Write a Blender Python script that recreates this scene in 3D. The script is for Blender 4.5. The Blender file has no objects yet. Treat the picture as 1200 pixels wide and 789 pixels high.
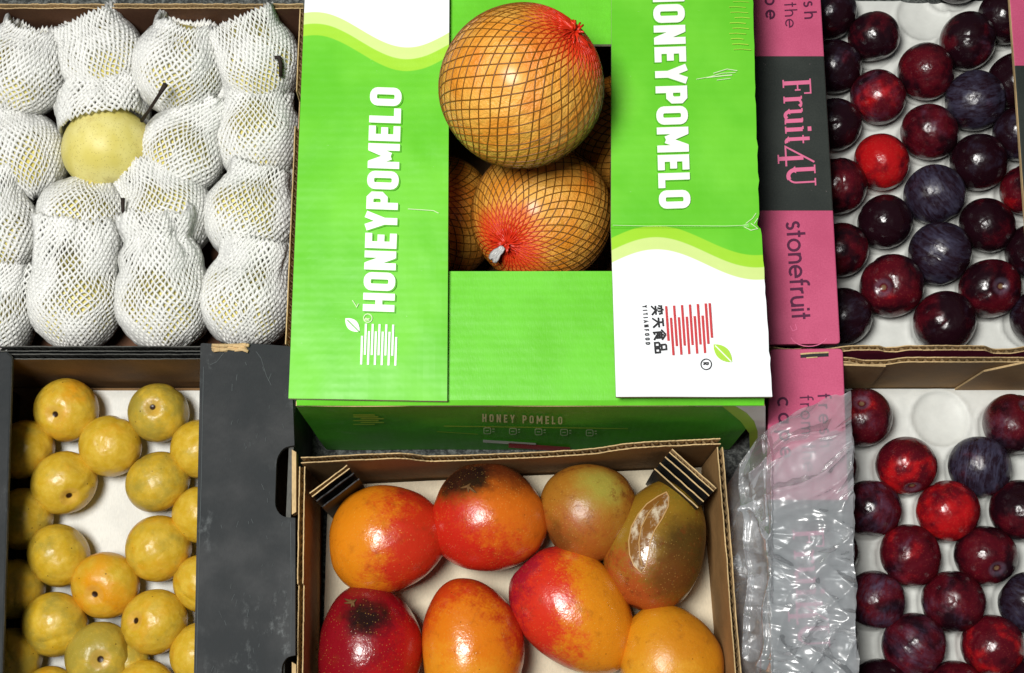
import bpy, bmesh, math, random
from mathutils import Vector, Matrix, noise
import numpy as np

R = math.radians
rng = random.Random(7)
S = bpy.context.scene
COL = S.collection

# ------------------------------------------------------------------ camera
FPX, TILT, DIST = 1650.0, R(15.0), 1.232
CAM = Vector((0.0, -DIST * math.sin(TILT), 0.10 + DIST * math.cos(TILT)))
cd = bpy.data.cameras.new('camera'); cam = bpy.data.objects.new('camera', cd); COL.objects.link(cam)
cam.location = CAM; cam.rotation_euler = (TILT, 0, 0)
cd.sensor_width = 36; cd.lens = 36 * FPX / 1200; cd.clip_start = 0.05; cd.clip_end = 50
S.camera = cam

# ------------------------------------------------------------------ world and light
w = bpy.data.worlds.new('World'); S.world = w; w.use_nodes = True
bg = w.node_tree.nodes['Background']; bg.inputs[0].default_value = (0.78, 0.88, 1.0, 1); bg.inputs[1].default_value = 0.045
ld = bpy.data.lights.new('shop_lamp', 'AREA'); ld.shape = 'RECTANGLE'; ld.size = 0.66; ld.size_y = 0.54
ld.energy = 57; ld.color = (1.0, 0.985, 0.95)
lo = bpy.data.objects.new('shop_lamp', ld); COL.objects.link(lo)
lo.location = (-0.50, -0.20, 2.15)
lo.rotation_euler = (Vector((0.04, 0.04, 0.1)) - Vector(lo.location)).to_track_quat('-Z', 'Y').to_euler()

S.view_settings.view_transform = 'Standard'; S.view_settings.look = 'None'
S.view_settings.exposure = 0.0; S.view_settings.gamma = 1.0
S.render.engine = 'CYCLES'
S.cycles.max_bounces = 8; S.cycles.transparent_max_bounces = 12
S.cycles.use_denoising = True

# ------------------------------------------------------------------ measuring helpers
CT, ST = math.cos(TILT), math.sin(TILT)
def ray(px, py):
    x, y, z = (px - 600) / FPX, -(py - 394.5) / FPX, -1.0
    return Vector((x, y * CT - z * ST, y * ST + z * CT))
def at(px, py, z):
    d = ray(px, py); return CAM + d * ((z - CAM.z) / d.z)
def at_y(px, py, y):
    d = ray(px, py); return CAM + d * ((y - CAM.y) / d.y)
def at_f(px, py, zf):
    z = 0.2
    for _ in range(6):
        p = at(px, py, z); z = zf(p.x, p.y)
    return at(px, py, z)
def depth(p): return (p - CAM).dot(Vector((0, ST, -CT)))
def camdir(dx, dy):
    """direction in the world of a bump seen at (dx right, dy up) on a unit ball"""
    dz = math.sqrt(max(0.02, 1 - dx * dx - dy * dy))
    return Vector((dx, dy * CT - dz * ST, dy * ST + dz * CT)).normalized()
def lin(r, g, b, k=1.0):
    f = lambda c: (c / 255 / 12.92 if c / 255 <= 0.04045 else ((c / 255 + 0.055) / 1.055) ** 2.4) * k
    return (f(r), f(g), f(b), 1)

# ------------------------------------------------------------------ object helpers
def tag(o, label=None, cat=None, group=None, kind=None):
    if label: o['label'] = label
    if cat: o['category'] = cat
    if group: o['group'] = group
    if kind: o['kind'] = kind
    return o
def empty(name, loc, label, cat, group=None):
    o = bpy.data.objects.new(name, None); COL.objects.link(o); o.location = loc
    o.empty_display_size = 0.02
    return tag(o, label, cat, group)
def wloc(o):
    v = Vector((0, 0, 0))
    while o is not None:
        v = v + Vector(o.location); o = o.parent
    return v
def mk(name, verts, faces, mats, parent=None, midx=None, smooth=False, loc=None, world=True):
    """one mesh object; verts in world coordinates unless world=False"""
    base = Vector(loc) if loc is not None else Vector((0, 0, 0))
    if world:
        off = base + (wloc(parent) if parent else Vector((0, 0, 0)))
        verts = [(v[0] - off.x, v[1] - off.y, v[2] - off.z) for v in verts]
    me = bpy.data.meshes.new(name); me.from_pydata([tuple(v) for v in verts], [], faces)
    for m in (mats if isinstance(mats, (list, tuple)) else [mats]): me.materials.append(m)
    if midx is not None: me.polygons.foreach_set('material_index', midx)
    if smooth: me.polygons.foreach_set('use_smooth', [True] * len(me.polygons))
    me.update()
    o = bpy.data.objects.new(name, me); COL.objects.link(o); o.location = base
    if parent: o.parent = parent
    return o

class MB:
    def __init__(s): s.v = []; s.f = []; s.m = []
    def quad(s, a, b, c, d, m=0):
        i = len(s.v); s.v += [a, b, c, d]; s.f.append((i, i + 1, i + 2, i + 3)); s.m.append(m)
    def prism(s, poly, off, mt=0, ms=1, mb=1):
        """closed polygon (list of Vector), extruded by off"""
        n = len(poly); i = len(s.v)
        s.v += list(poly) + [p + off for p in poly]
        s.f.append(tuple(range(i, i + n))); s.m.append(mt)
        s.f.append(tuple(range(i + 2 * n - 1, i + n - 1, -1))); s.m.append(mb)
        for k in range(n):
            j = (k + 1) % n
            s.f.append((i + k, i + n + k, i + n + j, i + j)); s.m.append(ms)
    def tube(s, pts, rad, n=5, m=0, cap=True, flat=1.0, up=None):
        i0 = len(s.v); L = len(pts)
        for k, p in enumerate(pts):
            t = (pts[min(k + 1, L - 1)] - pts[max(k - 1, 0)]).normalized()
            u = (up[k] if up else Vector((0.31, 0.52, 0.79)))
            a = t.cross(u)
            if a.length < 1e-5: a = t.cross(Vector((1, 0, 0)))
            a.normalize(); b = a.cross(t).normalized()
            r = rad[k] if isinstance(rad, (list, tuple)) else rad
            for q in range(n):
                ang = 2 * math.pi * q / n
                s.v.append(p + a * (r * math.cos(ang)) + b * (r * flat * math.sin(ang)))
        for k in range(L - 1):
            for q in range(n):
                a = i0 + k * n + q; b = i0 + k * n + (q + 1) % n
                s.f.append((a, b, b + n, a + n)); s.m.append(m)
        if cap:
            s.f.append(tuple(i0 + q for q in reversed(range(n)))); s.m.append(m)
            s.f.append(tuple(i0 + (L - 1) * n + q for q in range(n))); s.m.append(m)
    def build(s, name, mats, parent=None, **k):
        return mk(name, s.v, s.f, mats, parent, midx=s.m, **k)

# ------------------------------------------------------------------ materials
def node_mat(name):
    m = bpy.data.materials.new(name); m.use_nodes = True
    nt = m.node_tree; b = nt.nodes['Principled BSDF']
    return m, nt, b
class N:
    """tiny node builder"""
    def __init__(s, nt): s.nt = nt
    def new(s, t, **k):
        n = s.nt.nodes.new(t)
        for a, v in k.items(): setattr(n, a, v)
        return n
    def put(s, sock, v):
        if v is None: return
        if hasattr(v, 'is_linked') or isinstance(v, bpy.types.NodeSocket): s.nt.links.new(v, sock)
        else: sock.default_value = v
    def math(s, op, a, b=None, c=None, clamp=False):
        n = s.new('ShaderNodeMath', operation=op, use_clamp=clamp)
        s.put(n.inputs[0], a)
        if b is not None: s.put(n.inputs[1], b)
        if c is not None: s.put(n.inputs[2], c)
        return n.outputs[0]
    def vmath(s, op, a, b=None, out=0):
        n = s.new('ShaderNodeVectorMath', operation=op); s.put(n.inputs[0], a)
        if b is not None:
            if op == 'SCALE': s.put(n.inputs[3], b)
            else: s.put(n.inputs[1], b)
        return n.outputs[out]
    def sep(s, v):
        n = s.new('ShaderNodeSeparateXYZ'); s.put(n.inputs[0], v); return n.outputs
    def comb(s, x, y, z):
        n = s.new('ShaderNodeCombineXYZ'); s.put(n.inputs[0], x); s.put(n.inputs[1], y); s.put(n.inputs[2], z); return n.outputs[0]
    def obj(s): return s.new('ShaderNodeTexCoord').outputs['Object']
    def noise(s, vec, scale, detail=3.0, rough=0.55, dist=0.0):
        n = s.new('ShaderNodeTexNoise'); s.put(n.inputs['Vector'], vec)
        n.inputs['Scale'].default_value = scale; n.inputs['Detail'].default_value = detail
        n.inputs['Roughness'].default_value = rough; n.inputs['Distortion'].default_value = dist
        return n.outputs['Fac']
    def voro(s, vec, scale, rnd=1.0, feature='F1'):
        n = s.new('ShaderNodeTexVoronoi', feature=feature); s.put(n.inputs['Vector'], vec)
        n.inputs['Scale'].default_value = scale; n.inputs['Randomness'].default_value = rnd
        return n.outputs['Distance']
    def smooth(s, v, lo, hi, a=0.0, b=1.0):
        n = s.new('ShaderNodeMapRange', interpolation_type='SMOOTHSTEP'); s.put(n.inputs[0], v)
        s.put(n.inputs[1], lo); s.put(n.inputs[2], hi); s.put(n.inputs[3], a); s.put(n.inputs[4], b)
        return n.outputs[0]
    def mix(s, f, a, b):
        n = s.new('ShaderNodeMix', data_type='RGBA'); s.put(n.inputs[0], f); s.put(n.inputs[6], a); s.put(n.inputs[7], b)
        return n.outputs[2]
    def attr(s, name):
        n = s.new('ShaderNodeAttribute', attribute_type='OBJECT', attribute_name=name); return n.outputs['Fac']
    def bump(s, h, strength, dist=0.001, normal=None):
        n = s.new('ShaderNodeBump'); n.inputs['Strength'].default_value = strength; n.inputs['Distance'].default_value = dist
        s.put(n.inputs['Height'], h)
        if normal is not None: s.put(n.inputs['Normal'], normal)
        return n.outputs[0]

def card(name, col, rough=0.75, var=0.16, flute=None, scuff=None, scuff_amt=0.5, spec=0.3):
    """paper or board: fibres, slight mottling, the faint washboard of the flutes underneath"""
    m, nt, b = node_mat(name); n = N(nt); o = n.obj()
    big = n.noise(o, 22, 4); fine = n.noise(n.vmath('MULTIPLY', o, (900, 260, 500)), 1.0, 3)
    f = n.math('ADD', n.math('MULTIPLY', big, 0.7), n.math('MULTIPLY', fine, 0.3))
    dark = tuple(c * (1 - var * 1.3) for c in col[:3]) + (1,); lite = tuple(min(1, c * (1 + var)) for c in col[:3]) + (1,)
    c = n.mix(n.smooth(f, 0.3, 0.7), dark, lite)
    if scuff:
        sc = n.noise(n.vmath('MULTIPLY', o, (1, 0.6, 1)), 60, 6, 0.75)
        msk = n.math('MULTIPLY', n.smooth(sc, 0.53, 0.78), n.smooth(n.noise(o, 9, 2), 0.4, 0.65))
        c = n.mix(n.math('MULTIPLY', msk, scuff_amt), c, scuff)
    n.put(b.inputs['Base Color'], c)
    b.inputs['Specular IOR Level'].default_value = spec
    n.put(b.inputs['Roughness'], n.smooth(big, 0.3, 0.7, rough - 0.06, rough + 0.08))
    h = n.math('MULTIPLY', fine, 0.25)
    if flute is not None:
        x, y, z = n.sep(o)
        h = n.math('ADD', h, n.math('MULTIPLY', n.math('SINE', n.math('MULTIPLY', (x if flute == 'x' else y), 2 * math.pi / 0.0075)), 0.06))
    h = n.math('ADD', h, n.math('MULTIPLY', n.noise(o, 40, 3), 1.2))
    n.put(b.inputs['Normal'], n.bump(h, 0.35, 0.0012))
    return m

KRAFT = card('kraft_board', lin(150, 118, 78), 0.8, 0.2)
KRAFT_IN = card('kraft_inner', lin(122, 92, 58), 0.8, 0.25, flute='x')
KRAFT_EDGE = card('kraft_raw_edge', lin(196, 168, 122), 0.85, 0.28)
PALE_EDGE = card('pale_cut_edge', lin(205, 205, 170), 0.8, 0.2)
GREEN = card('green_print', lin(104, 200, 44), 0.42, 0.06, flute='y', spec=0.4)
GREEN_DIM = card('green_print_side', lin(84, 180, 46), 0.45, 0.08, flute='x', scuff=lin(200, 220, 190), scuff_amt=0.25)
CHAR = card('charcoal_print', lin(31, 35, 37), 0.62, 0.22, scuff=lin(150, 156, 156), scuff_amt=0.6)
CHAR_EDGE = card('charcoal_worn_edge', lin(84, 84, 80), 0.8, 0.45)
PINK = card('pink_print', lin(214, 92, 134), 0.6, 0.08, scuff=lin(240, 190, 205), scuff_amt=0.25)
PINKDARK = card('pink_side_print', lin(128, 38, 66), 0.6, 0.1)
DARKBAND = card('dark_band_print', lin(56, 60, 56), 0.6, 0.1, scuff=lin(120, 124, 120), scuff_amt=0.25)
INK_WHITE = card('white_ink', lin(244, 248, 240), 0.45, 0.03)
INK_PALE = card('pale_green_ink', lin(206, 232, 178), 0.45, 0.05)
INK_SHADE = card('faint_green_ink', lin(88, 178, 36), 0.45, 0.05)
INK_RED = card('red_ink', lin(196, 62, 66), 0.5, 0.05)
INK_BLACK = card('black_ink', lin(40, 40, 42), 0.5, 0.05)
INK_PINK = card('pink_ink', lin(222, 112, 150), 0.6, 0.05)
INK_PLUM = card('plum_ink', lin(84, 30, 62), 0.6, 0.05)
INK_LIME = card('lime_ink', lin(170, 216, 70), 0.5, 0.05)
PAPER = card('white_paper', lin(218, 218, 212), 0.7, 0.10, scuff=lin(150, 150, 146), scuff_amt=.5)
CREAM = card('cream_paper', lin(214, 202, 176), 0.8, 0.12)

def wave_mat(name, x0, yc, amp, lam, slope, sgn, band):
    """flap print: white field, wavy pale and lime bands, then green (metres in the flap's own frame)"""
    m, nt, b = node_mat(name); n = N(nt); o = n.obj(); x, y, z = n.sep(o)
    ph = n.math('MULTIPLY', n.math('SUBTRACT', x, x0), 2 * math.pi / lam)
    yb = n.math('ADD', n.math('MULTIPLY', n.math('COSINE', ph), amp), n.math('ADD', n.math('MULTIPLY', n.math('SUBTRACT', x, x0), slope), yc))
    d = n.math('MULTIPLY', n.math('SUBTRACT', y, yb), sgn)
    e = 0.0006
    big = n.noise(o, 14, 3)
    g = n.mix(n.smooth(big, 0.3, 0.7), lin(98, 194, 42), lin(112, 206, 48))
    c = n.mix(n.smooth(d, -2 * band - e, -2 * band + e), g, lin(160, 216, 52))
    c = n.mix(n.smooth(d, -band - e, -band + e), c, lin(206, 228, 140))
    c = n.mix(n.smooth(d, -e, e), c, lin(243, 247, 250))
    # scuffed crease dust and stray flecks
    fl = n.smooth(n.noise(n.vmath('MULTIPLY', o, (1, 3, 1)), 130, 5, 0.7), 0.70, 0.78)
    c = n.mix(n.math('MULTIPLY', fl, 0.5), c, lin(240, 244, 226))
    n.put(b.inputs['Base Color'], c)
    n.put(b.inputs['Roughness'], n.smooth(big, 0.3, 0.7, 0.36, 0.5)); b.inputs['Specular IOR Level'].default_value = 0.4
    h = n.math('ADD', n.math('MULTIPLY', n.math('SINE', n.math('MULTIPLY', y, 2 * math.pi / 0.0075)), 0.05), n.math('ADD', n.math('MULTIPLY', n.noise(o, 30, 3), 1.4), n.math('MULTIPLY', n.noise(n.vmath('MULTIPLY', o, (1, .35, 1)), 8, 2), 7)))
    n.put(b.inputs['Normal'], n.bump(h, 0.35, 0.0012))
    return m

def fruit_coords(n):
    o = n.obj(); sd = n.attr('seed')
    return o, n.vmath('ADD', o, n.comb(sd, n.math('MULTIPLY', sd, 1.7), n.math('MULTIPLY', sd, -0.6)))

def plum_mat():
    m, nt, b = node_mat('plum_skin'); n = N(nt); o, p = fruit_coords(n)
    red, bloom = n.attr('red'), n.attr('bloom')
    lowf = n.noise(p, 0.9, 2.5, 0.5, 0.4)
    midf = n.noise(p, 3.2, 4, 0.6)
    v = n.math('ADD', n.math('MULTIPLY', lowf, 0.72), n.math('MULTIPLY', midf, 0.28))
    v = n.math('ADD', n.math('MULTIPLY', n.math('SUBTRACT', v, 0.5), 1.7), red)
    dark, mar, rd = lin(30, 9, 17), lin(84, 12, 24), lin(178, 20, 24)
    c = n.mix(n.smooth(v, 0.26, 0.60), dark, mar)
    c = n.mix(n.smooth(v, 0.62, 0.95), c, rd)
    # pin-point lenticels
    dots = n.voro(p, 17, 1.0); dm = n.math('MULTIPLY', n.smooth(dots, 0.10, 0.20, 1, 0), n.smooth(v, 0.3, 0.75))
    c = n.mix(n.math('MULTIPLY', dm, 0.45), c, lin(226, 120, 90))
    # waxy bloom, rubbed off in streaks
    bl = n.noise(p, 0.95, 2.5, 0.5, 0.5)
    bm = n.smooth(n.math('ADD', n.math('ADD', n.math('MULTIPLY', bl, .7), n.math('MULTIPLY', midf, .3)), n.math('SUBTRACT', bloom, 0.5)), 0.46, 0.76)
    rub = n.smooth(n.noise(n.vmath('MULTIPLY', p, (1.2, 5.5, 1.6)), 1.4, 5, 0.7, 0.6), 0.36, 0.66)
    bm = n.math('MULTIPLY', n.math('MULTIPLY', bm, n.math('ADD', 0.12, n.math('MULTIPLY', rub, 0.88))), 0.5)
    c = n.mix(bm, c, lin(82, 84, 112))
    # stem end: dry scar at the pole
    x, y, z = n.sep(o); rad = n.math('SQRT', n.math('ADD', n.math('MULTIPLY', x, x), n.math('MULTIPLY', y, y)))
    top = n.math('GREATER_THAN', z, 0.0)
    c = n.mix(n.math('MULTIPLY', top, n.smooth(rad, 0.05, 0.11, 1, 0)), c, lin(120, 92, 66))
    ring = n.math('MULTIPLY', n.smooth(rad, 0.10, 0.17), n.smooth(rad, 0.2, 0.34, 1, 0))
    c = n.mix(n.math('MULTIPLY', n.math('MULTIPLY', top, ring), n.math('MULTIPLY', 0.42, midf)), c, lin(132, 124, 146))
    n.put(b.inputs['Base Color'], c)
    n.put(b.inputs['Roughness'], n.math('ADD', n.smooth(midf, .3, .7, .17, .30), n.math('MULTIPLY', bm, 0.5)))
    b.inputs['Specular IOR Level'].default_value = 0.5
    h = n.math('ADD', n.noise(p, 2.2, 2), n.math('MULTIPLY', n.noise(p, 26, 3), 0.06))
    n.put(b.inputs['Normal'], n.bump(h, 0.09, 0.05))
    return m

def yellow_mat():
    m, nt, b = node_mat('yellow_plum_skin'); n = N(nt); o, p = fruit_coords(n)
    org, olv = n.attr('orange'), n.attr('olive')
    lowf = n.noise(p, 1.0, 3, 0.5, 0.3); midf = n.noise(p, 3.5, 4, 0.6)
    base = n.mix(n.smooth(midf, 0.3, 0.7), lin(198, 160, 36), lin(210, 176, 60))
    c = n.mix(n.smooth(n.math('ADD', lowf, n.math('SUBTRACT', org, 0.5)), 0.42, 0.8), base, lin(216, 146, 22))
    c = n.mix(n.smooth(n.math('ADD', n.noise(p, 1.4, 4, 0.6), n.math('SUBTRACT', olv, 0.5)), 0.42, 0.75), c, lin(166, 146, 56))
    # pale speckle, brown flecks and russet patches
    sp = n.smooth(n.voro(p, 14), 0.08, 0.2, 1, 0)
    c = n.mix(n.math('MULTIPLY', sp, 0.35), c, lin(240, 210, 130))
    fl = n.math('MULTIPLY', n.smooth(n.voro(p, 2.6), 0.035, 0.085, 1, 0), 0.8)
    c = n.mix(fl, c, lin(74, 46, 16))
    ru = n.math('MULTIPLY', n.smooth(n.noise(p, 3.2, 5, 0.7), 0.60, 0.76), 0.32)
    c = n.mix(ru, c, lin(140, 92, 30))
    x, y, z = n.sep(o); rad = n.math('SQRT', n.math('ADD', n.math('MULTIPLY', x, x), n.math('MULTIPLY', y, y)))
    top = n.math('GREATER_THAN', z, 0.0)
    ring = n.math('MULTIPLY', n.smooth(rad, 0.26, 0.34, 1, 0), top)
    c = n.mix(n.math('MULTIPLY', ring, 0.28), c, lin(214, 160, 88))
    c = n.mix(n.math('MULTIPLY', top, n.smooth(rad, 0.07, 0.12, 1, 0)), c, lin(46, 24, 8))
    n.put(b.inputs['Base Color'], c)
    n.put(b.inputs['Roughness'], n.smooth(midf, 0.3, 0.7, 0.30, 0.42)); b.inputs['Specular IOR Level'].default_value = 0.5
    b.inputs['Subsurface Weight'].default_value = 0.08; b.inputs['Subsurface Radius'].default_value = (0.004, 0.002, 0.0006)
    h = n.math('ADD', n.noise(p, 2.0, 2), n.math('MULTIPLY', n.noise(p, 24, 3), 0.06))
    n.put(b.inputs['Normal'], n.bump(h, 0.09, 0.05))
    return m

def mango_mat(name, base, layers, size, rough=0.27, seed=0.0, mott=.36):
    m, nt, b = node_mat(name); n = N(nt); o = n.obj()
    q = n.vmath('SCALE', o, 1.0 / size); p = n.vmath('ADD', q, (seed, seed * 0.7, -seed))
    wob = n.math('SUBTRACT', n.noise(p, 1.6, 5, 0.6), 0.5); wob2 = n.math('SUBTRACT', n.noise(p, 6, 5, 0.65), 0.5)
    wob3 = n.math('SUBTRACT', n.noise(p, 24, 4, 0.7), 0.5)
    wv = n.math('ADD', n.math('ADD', n.math('MULTIPLY', wob, 1.15), n.math('MULTIPLY', wob2, 0.95)), n.math('MULTIPLY', wob3, 0.55))
    c = base; rgh = rough
    for L in layers:
        if L[0] == 'dir':
            _, d, lo, hi, colr, amt = L
            v = n.math('ADD', n.vmath('DOT_PRODUCT', q, Vector(d).normalized(), out=1), wv)
            c = n.mix(n.math('MULTIPLY', n.smooth(v, lo, hi), amt), c, colr)
        else:
            _, ctr, r0, r1, colr, amt, rg = L
            dv = n.vmath('LENGTH', n.vmath('SUBTRACT', q, ctr), out=1)
            v = n.math('ADD', dv, n.math('ADD', n.math('MULTIPLY', wob, 0.75), n.math('MULTIPLY', wob2, 0.3)))
            k = n.math('MULTIPLY', n.smooth(v, r0, r1, 1, 0), amt)
            c = n.mix(k, c, colr)
    mo = n.smooth(n.noise(p, 4.2, 5, .7), .52, .74)
    c = n.mix(n.math('MULTIPLY', mo, mott), c, lin(112, 52, 20))
    # lenticels: pale freckles with some dark ones
    dt = n.smooth(n.voro(p, 19), 0.08, 0.24, 1, 0)
    c = n.mix(n.math('MULTIPLY', n.math('MULTIPLY', dt, n.smooth(n.noise(p, 2.5, 2), .35, .65, .2, 1)), 0.30), c, lin(236, 190, 96))
    dk = n.smooth(n.voro(n.vmath('ADD', p, (5, 3, 1)), 5.0), 0.03, 0.065, 1, 0)
    c = n.mix(n.math('MULTIPLY', dk, 0.75), c, lin(50, 22, 12))
    n.put(b.inputs['Base Color'], c)
    n.put(b.inputs['Roughness'], n.smooth(wob, -0.2, 0.2, rough - 0.05, rough + 0.09)); b.inputs['Specular IOR Level'].default_value = 0.5
    b.inputs['Subsurface Weight'].default_value = 0.05; b.inputs['Subsurface Radius'].default_value = (0.004, 0.0015, 0.0006)
    h = n.math('ADD', n.noise(p, 2.2, 4), n.math('ADD', n.math('MULTIPLY', n.noise(p, 26, 3), 0.10), n.math('MULTIPLY', dt, -.05)))
    n.put(b.inputs['Normal'], n.bump(h, 0.32, 0.0040))
    return m

def pomelo_mat(deep=False):
    m, nt, b = node_mat('pomelo_skin'); n = N(nt); o, p = fruit_coords(n); x, y, z = n.sep(o)
    mid = n.noise(p, 2.0, 4, 0.55); fine = n.noise(p, 34, 3, 0.6)
    c = n.mix(n.smooth(mid, 0.3, 0.7), lin(226, 142, 40), lin(236, 178, 78))
    c = n.mix(n.smooth(n.noise(p, 1.1, 2), 0.5, 0.72), c, lin(222, 118, 34))
    c = n.mix(n.smooth(n.math('ADD', z, n.math('MULTIPLY', mid, 0.25)), 0.90, 1.14), c, lin(222, 62, 22))
    n.put(b.inputs['Base Color'], c); b.inputs['Roughness'].default_value = 0.42
    b.inputs['Specular IOR Level'].default_value = 0.4
    b.inputs['Coat Weight'].default_value = 0.35; b.inputs['Coat Roughness'].default_value = 0.22
    h = n.math('ADD', n.math('MULTIPLY', fine, 0.3), n.noise(n.vmath('MULTIPLY', p, (1, 1, 0.6)), 7, 4))
    n.put(b.inputs['Normal'], n.bump(h, 0.3, 0.05))
    return m
def net_mat():
    m, nt, b = node_mat('pomelo_net_thread'); n = N(nt); o = n.obj(); x, y, z = n.sep(o)
    c = n.mix(n.smooth(z, 0.70, 0.96), lin(126, 80, 18), lin(214, 46, 20))
    n.put(b.inputs['Base Color'], c); b.inputs['Roughness'].default_value = 0.4
    return m
def foam_mat():
    m, nt, b = node_mat('white_foam_net'); n = N(nt); o = n.obj()
    c = n.mix(n.smooth(n.noise(o, 60, 3), 0.35, 0.7), lin(240, 241, 236), lin(252, 252, 246))
    n.put(b.inputs['Base Color'], c); b.inputs['Roughness'].default_value = 0.55
    b.inputs['Specular IOR Level'].default_value = 0.3
    b.inputs['Subsurface Weight'].default_value = 0.5; b.inputs['Subsurface Radius'].default_value = (0.004, 0.004, 0.004); b.inputs['Subsurface Scale'].default_value = 1.0
    n.put(b.inputs['Normal'], n.bump(n.noise(o, 900, 3), 0.3, 0.0006))
    tl = n.new('ShaderNodeBsdfTranslucent'); tl.inputs[0].default_value = (.95, .96, .94, 1)
    ms = n.new('ShaderNodeMixShader'); ms.inputs[0].default_value = .14
    nt.links.new(b.outputs[0], ms.inputs[1]); nt.links.new(tl.outputs[0], ms.inputs[2])
    nt.links.new(ms.outputs[0], nt.nodes['Material Output'].inputs['Surface'])
    return m
def pear_mat():
    m, nt, b = node_mat('pear_skin'); n = N(nt); o = n.obj()
    c = n.mix(n.smooth(n.noise(o, 34, 4), 0.3, 0.7), lin(214, 200, 104), lin(230, 220, 142))
    c = n.mix(n.math('MULTIPLY', n.smooth(n.noise(o, 20, 5, 0.7), 0.56, 0.74), 0.5), c, lin(176, 148, 66))
    c = n.mix(n.math('MULTIPLY', n.smooth(n.voro(o, 420), 0.12, 0.3, 1, 0), 0.4), c, lin(150, 126, 50))
    n.put(b.inputs['Base Color'], c); b.inputs['Roughness'].default_value = 0.45
    b.inputs['Specular IOR Level'].default_value = 0.4
    n.put(b.inputs['Normal'], n.bump(n.noise(o, 180, 4), 0.15, 0.001))
    return m
def plain(name, col, rough=0.6, spec=0.3):
    m, nt, b = node_mat(name); n = N(nt); o = n.obj()
    c = n.mix(n.noise(o, 90, 4), tuple(k * 0.75 for k in col[:3]) + (1,), col)
    n.put(b.inputs['Base Color'], c); b.inputs['Roughness'].default_value = rough; b.inputs['Specular IOR Level'].default_value = spec
    return m
def film_mat(name, veil, tint=(0.9, 0.92, 0.95, 1), rough=0.12, gl=0.9):
    """thin clear plastic: mostly see-through, milky where it creases, glossy"""
    m, nt, b = node_mat(name); n = N(nt); nt.nodes.remove(b)
    out = nt.nodes['Material Output']
    tr = n.new('ShaderNodeBsdfTransparent'); tr.inputs[0].default_value = (0.93, 0.95, 0.96, 1)
    df = n.new('ShaderNodeBsdfDiffuse'); df.inputs[0].default_value = tint
    tl = n.new('ShaderNodeBsdfTranslucent'); tl.inputs[0].default_value = tint
    gs = n.new('ShaderNodeBsdfGlossy'); gs.inputs[0].default_value = (gl, gl, gl, 1); gs.inputs['Roughness'].default_value = rough
    o = n.obj()
    a = n.new('ShaderNodeMixShader'); a.inputs[0].default_value = 0.5
    nt.links.new(df.outputs[0], a.inputs[1]); nt.links.new(tl.outputs[0], a.inputs[2])
    mm = n.new('ShaderNodeMixShader')
    nt.links.new(n.smooth(n.noise(n.vmath('MULTIPLY', o, (1, 0.5, 1)), 22, 3, 0.6), 0.3, 0.7, veil * .7, veil), mm.inputs[0])
    nt.links.new(tr.outputs[0], mm.inputs[1]); nt.links.new(a.outputs[0], mm.inputs[2])
    fr = n.new('ShaderNodeLayerWeight'); fr.inputs['Blend'].default_value = 0.32
    m2 = n.new('ShaderNodeMixShader'); nt.links.new(n.math('ADD', 0.05, n.math('MULTIPLY', fr.outputs['Fresnel'], 0.45)), m2.inputs[0])
    nt.links.new(mm.outputs[0], m2.inputs[1]); nt.links.new(gs.outputs[0], m2.inputs[2])
    nt.links.new(m2.outputs[0], out.inputs['Surface'])
    return m
STEM = plain('dark_stem', lin(44, 34, 28), 0.7)
FOAM, PEAR, POM, NET = foam_mat(), pear_mat(), pomelo_mat(), net_mat()
PLUM, YEL = plum_mat(), yellow_mat()
REDNET = plain('red_net_gather', lin(222, 52, 24), 0.35, 0.5)
SILVER = plain('silver_clip', lin(190, 190, 188), 0.3, 0.6)
BAG = film_mat('clear_bag_film', 0.42, (0.84, 0.87, 0.90, 1), rough=.26)
TAPE = film_mat('clear_tape_film', 0.16, rough=0.08)

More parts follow.
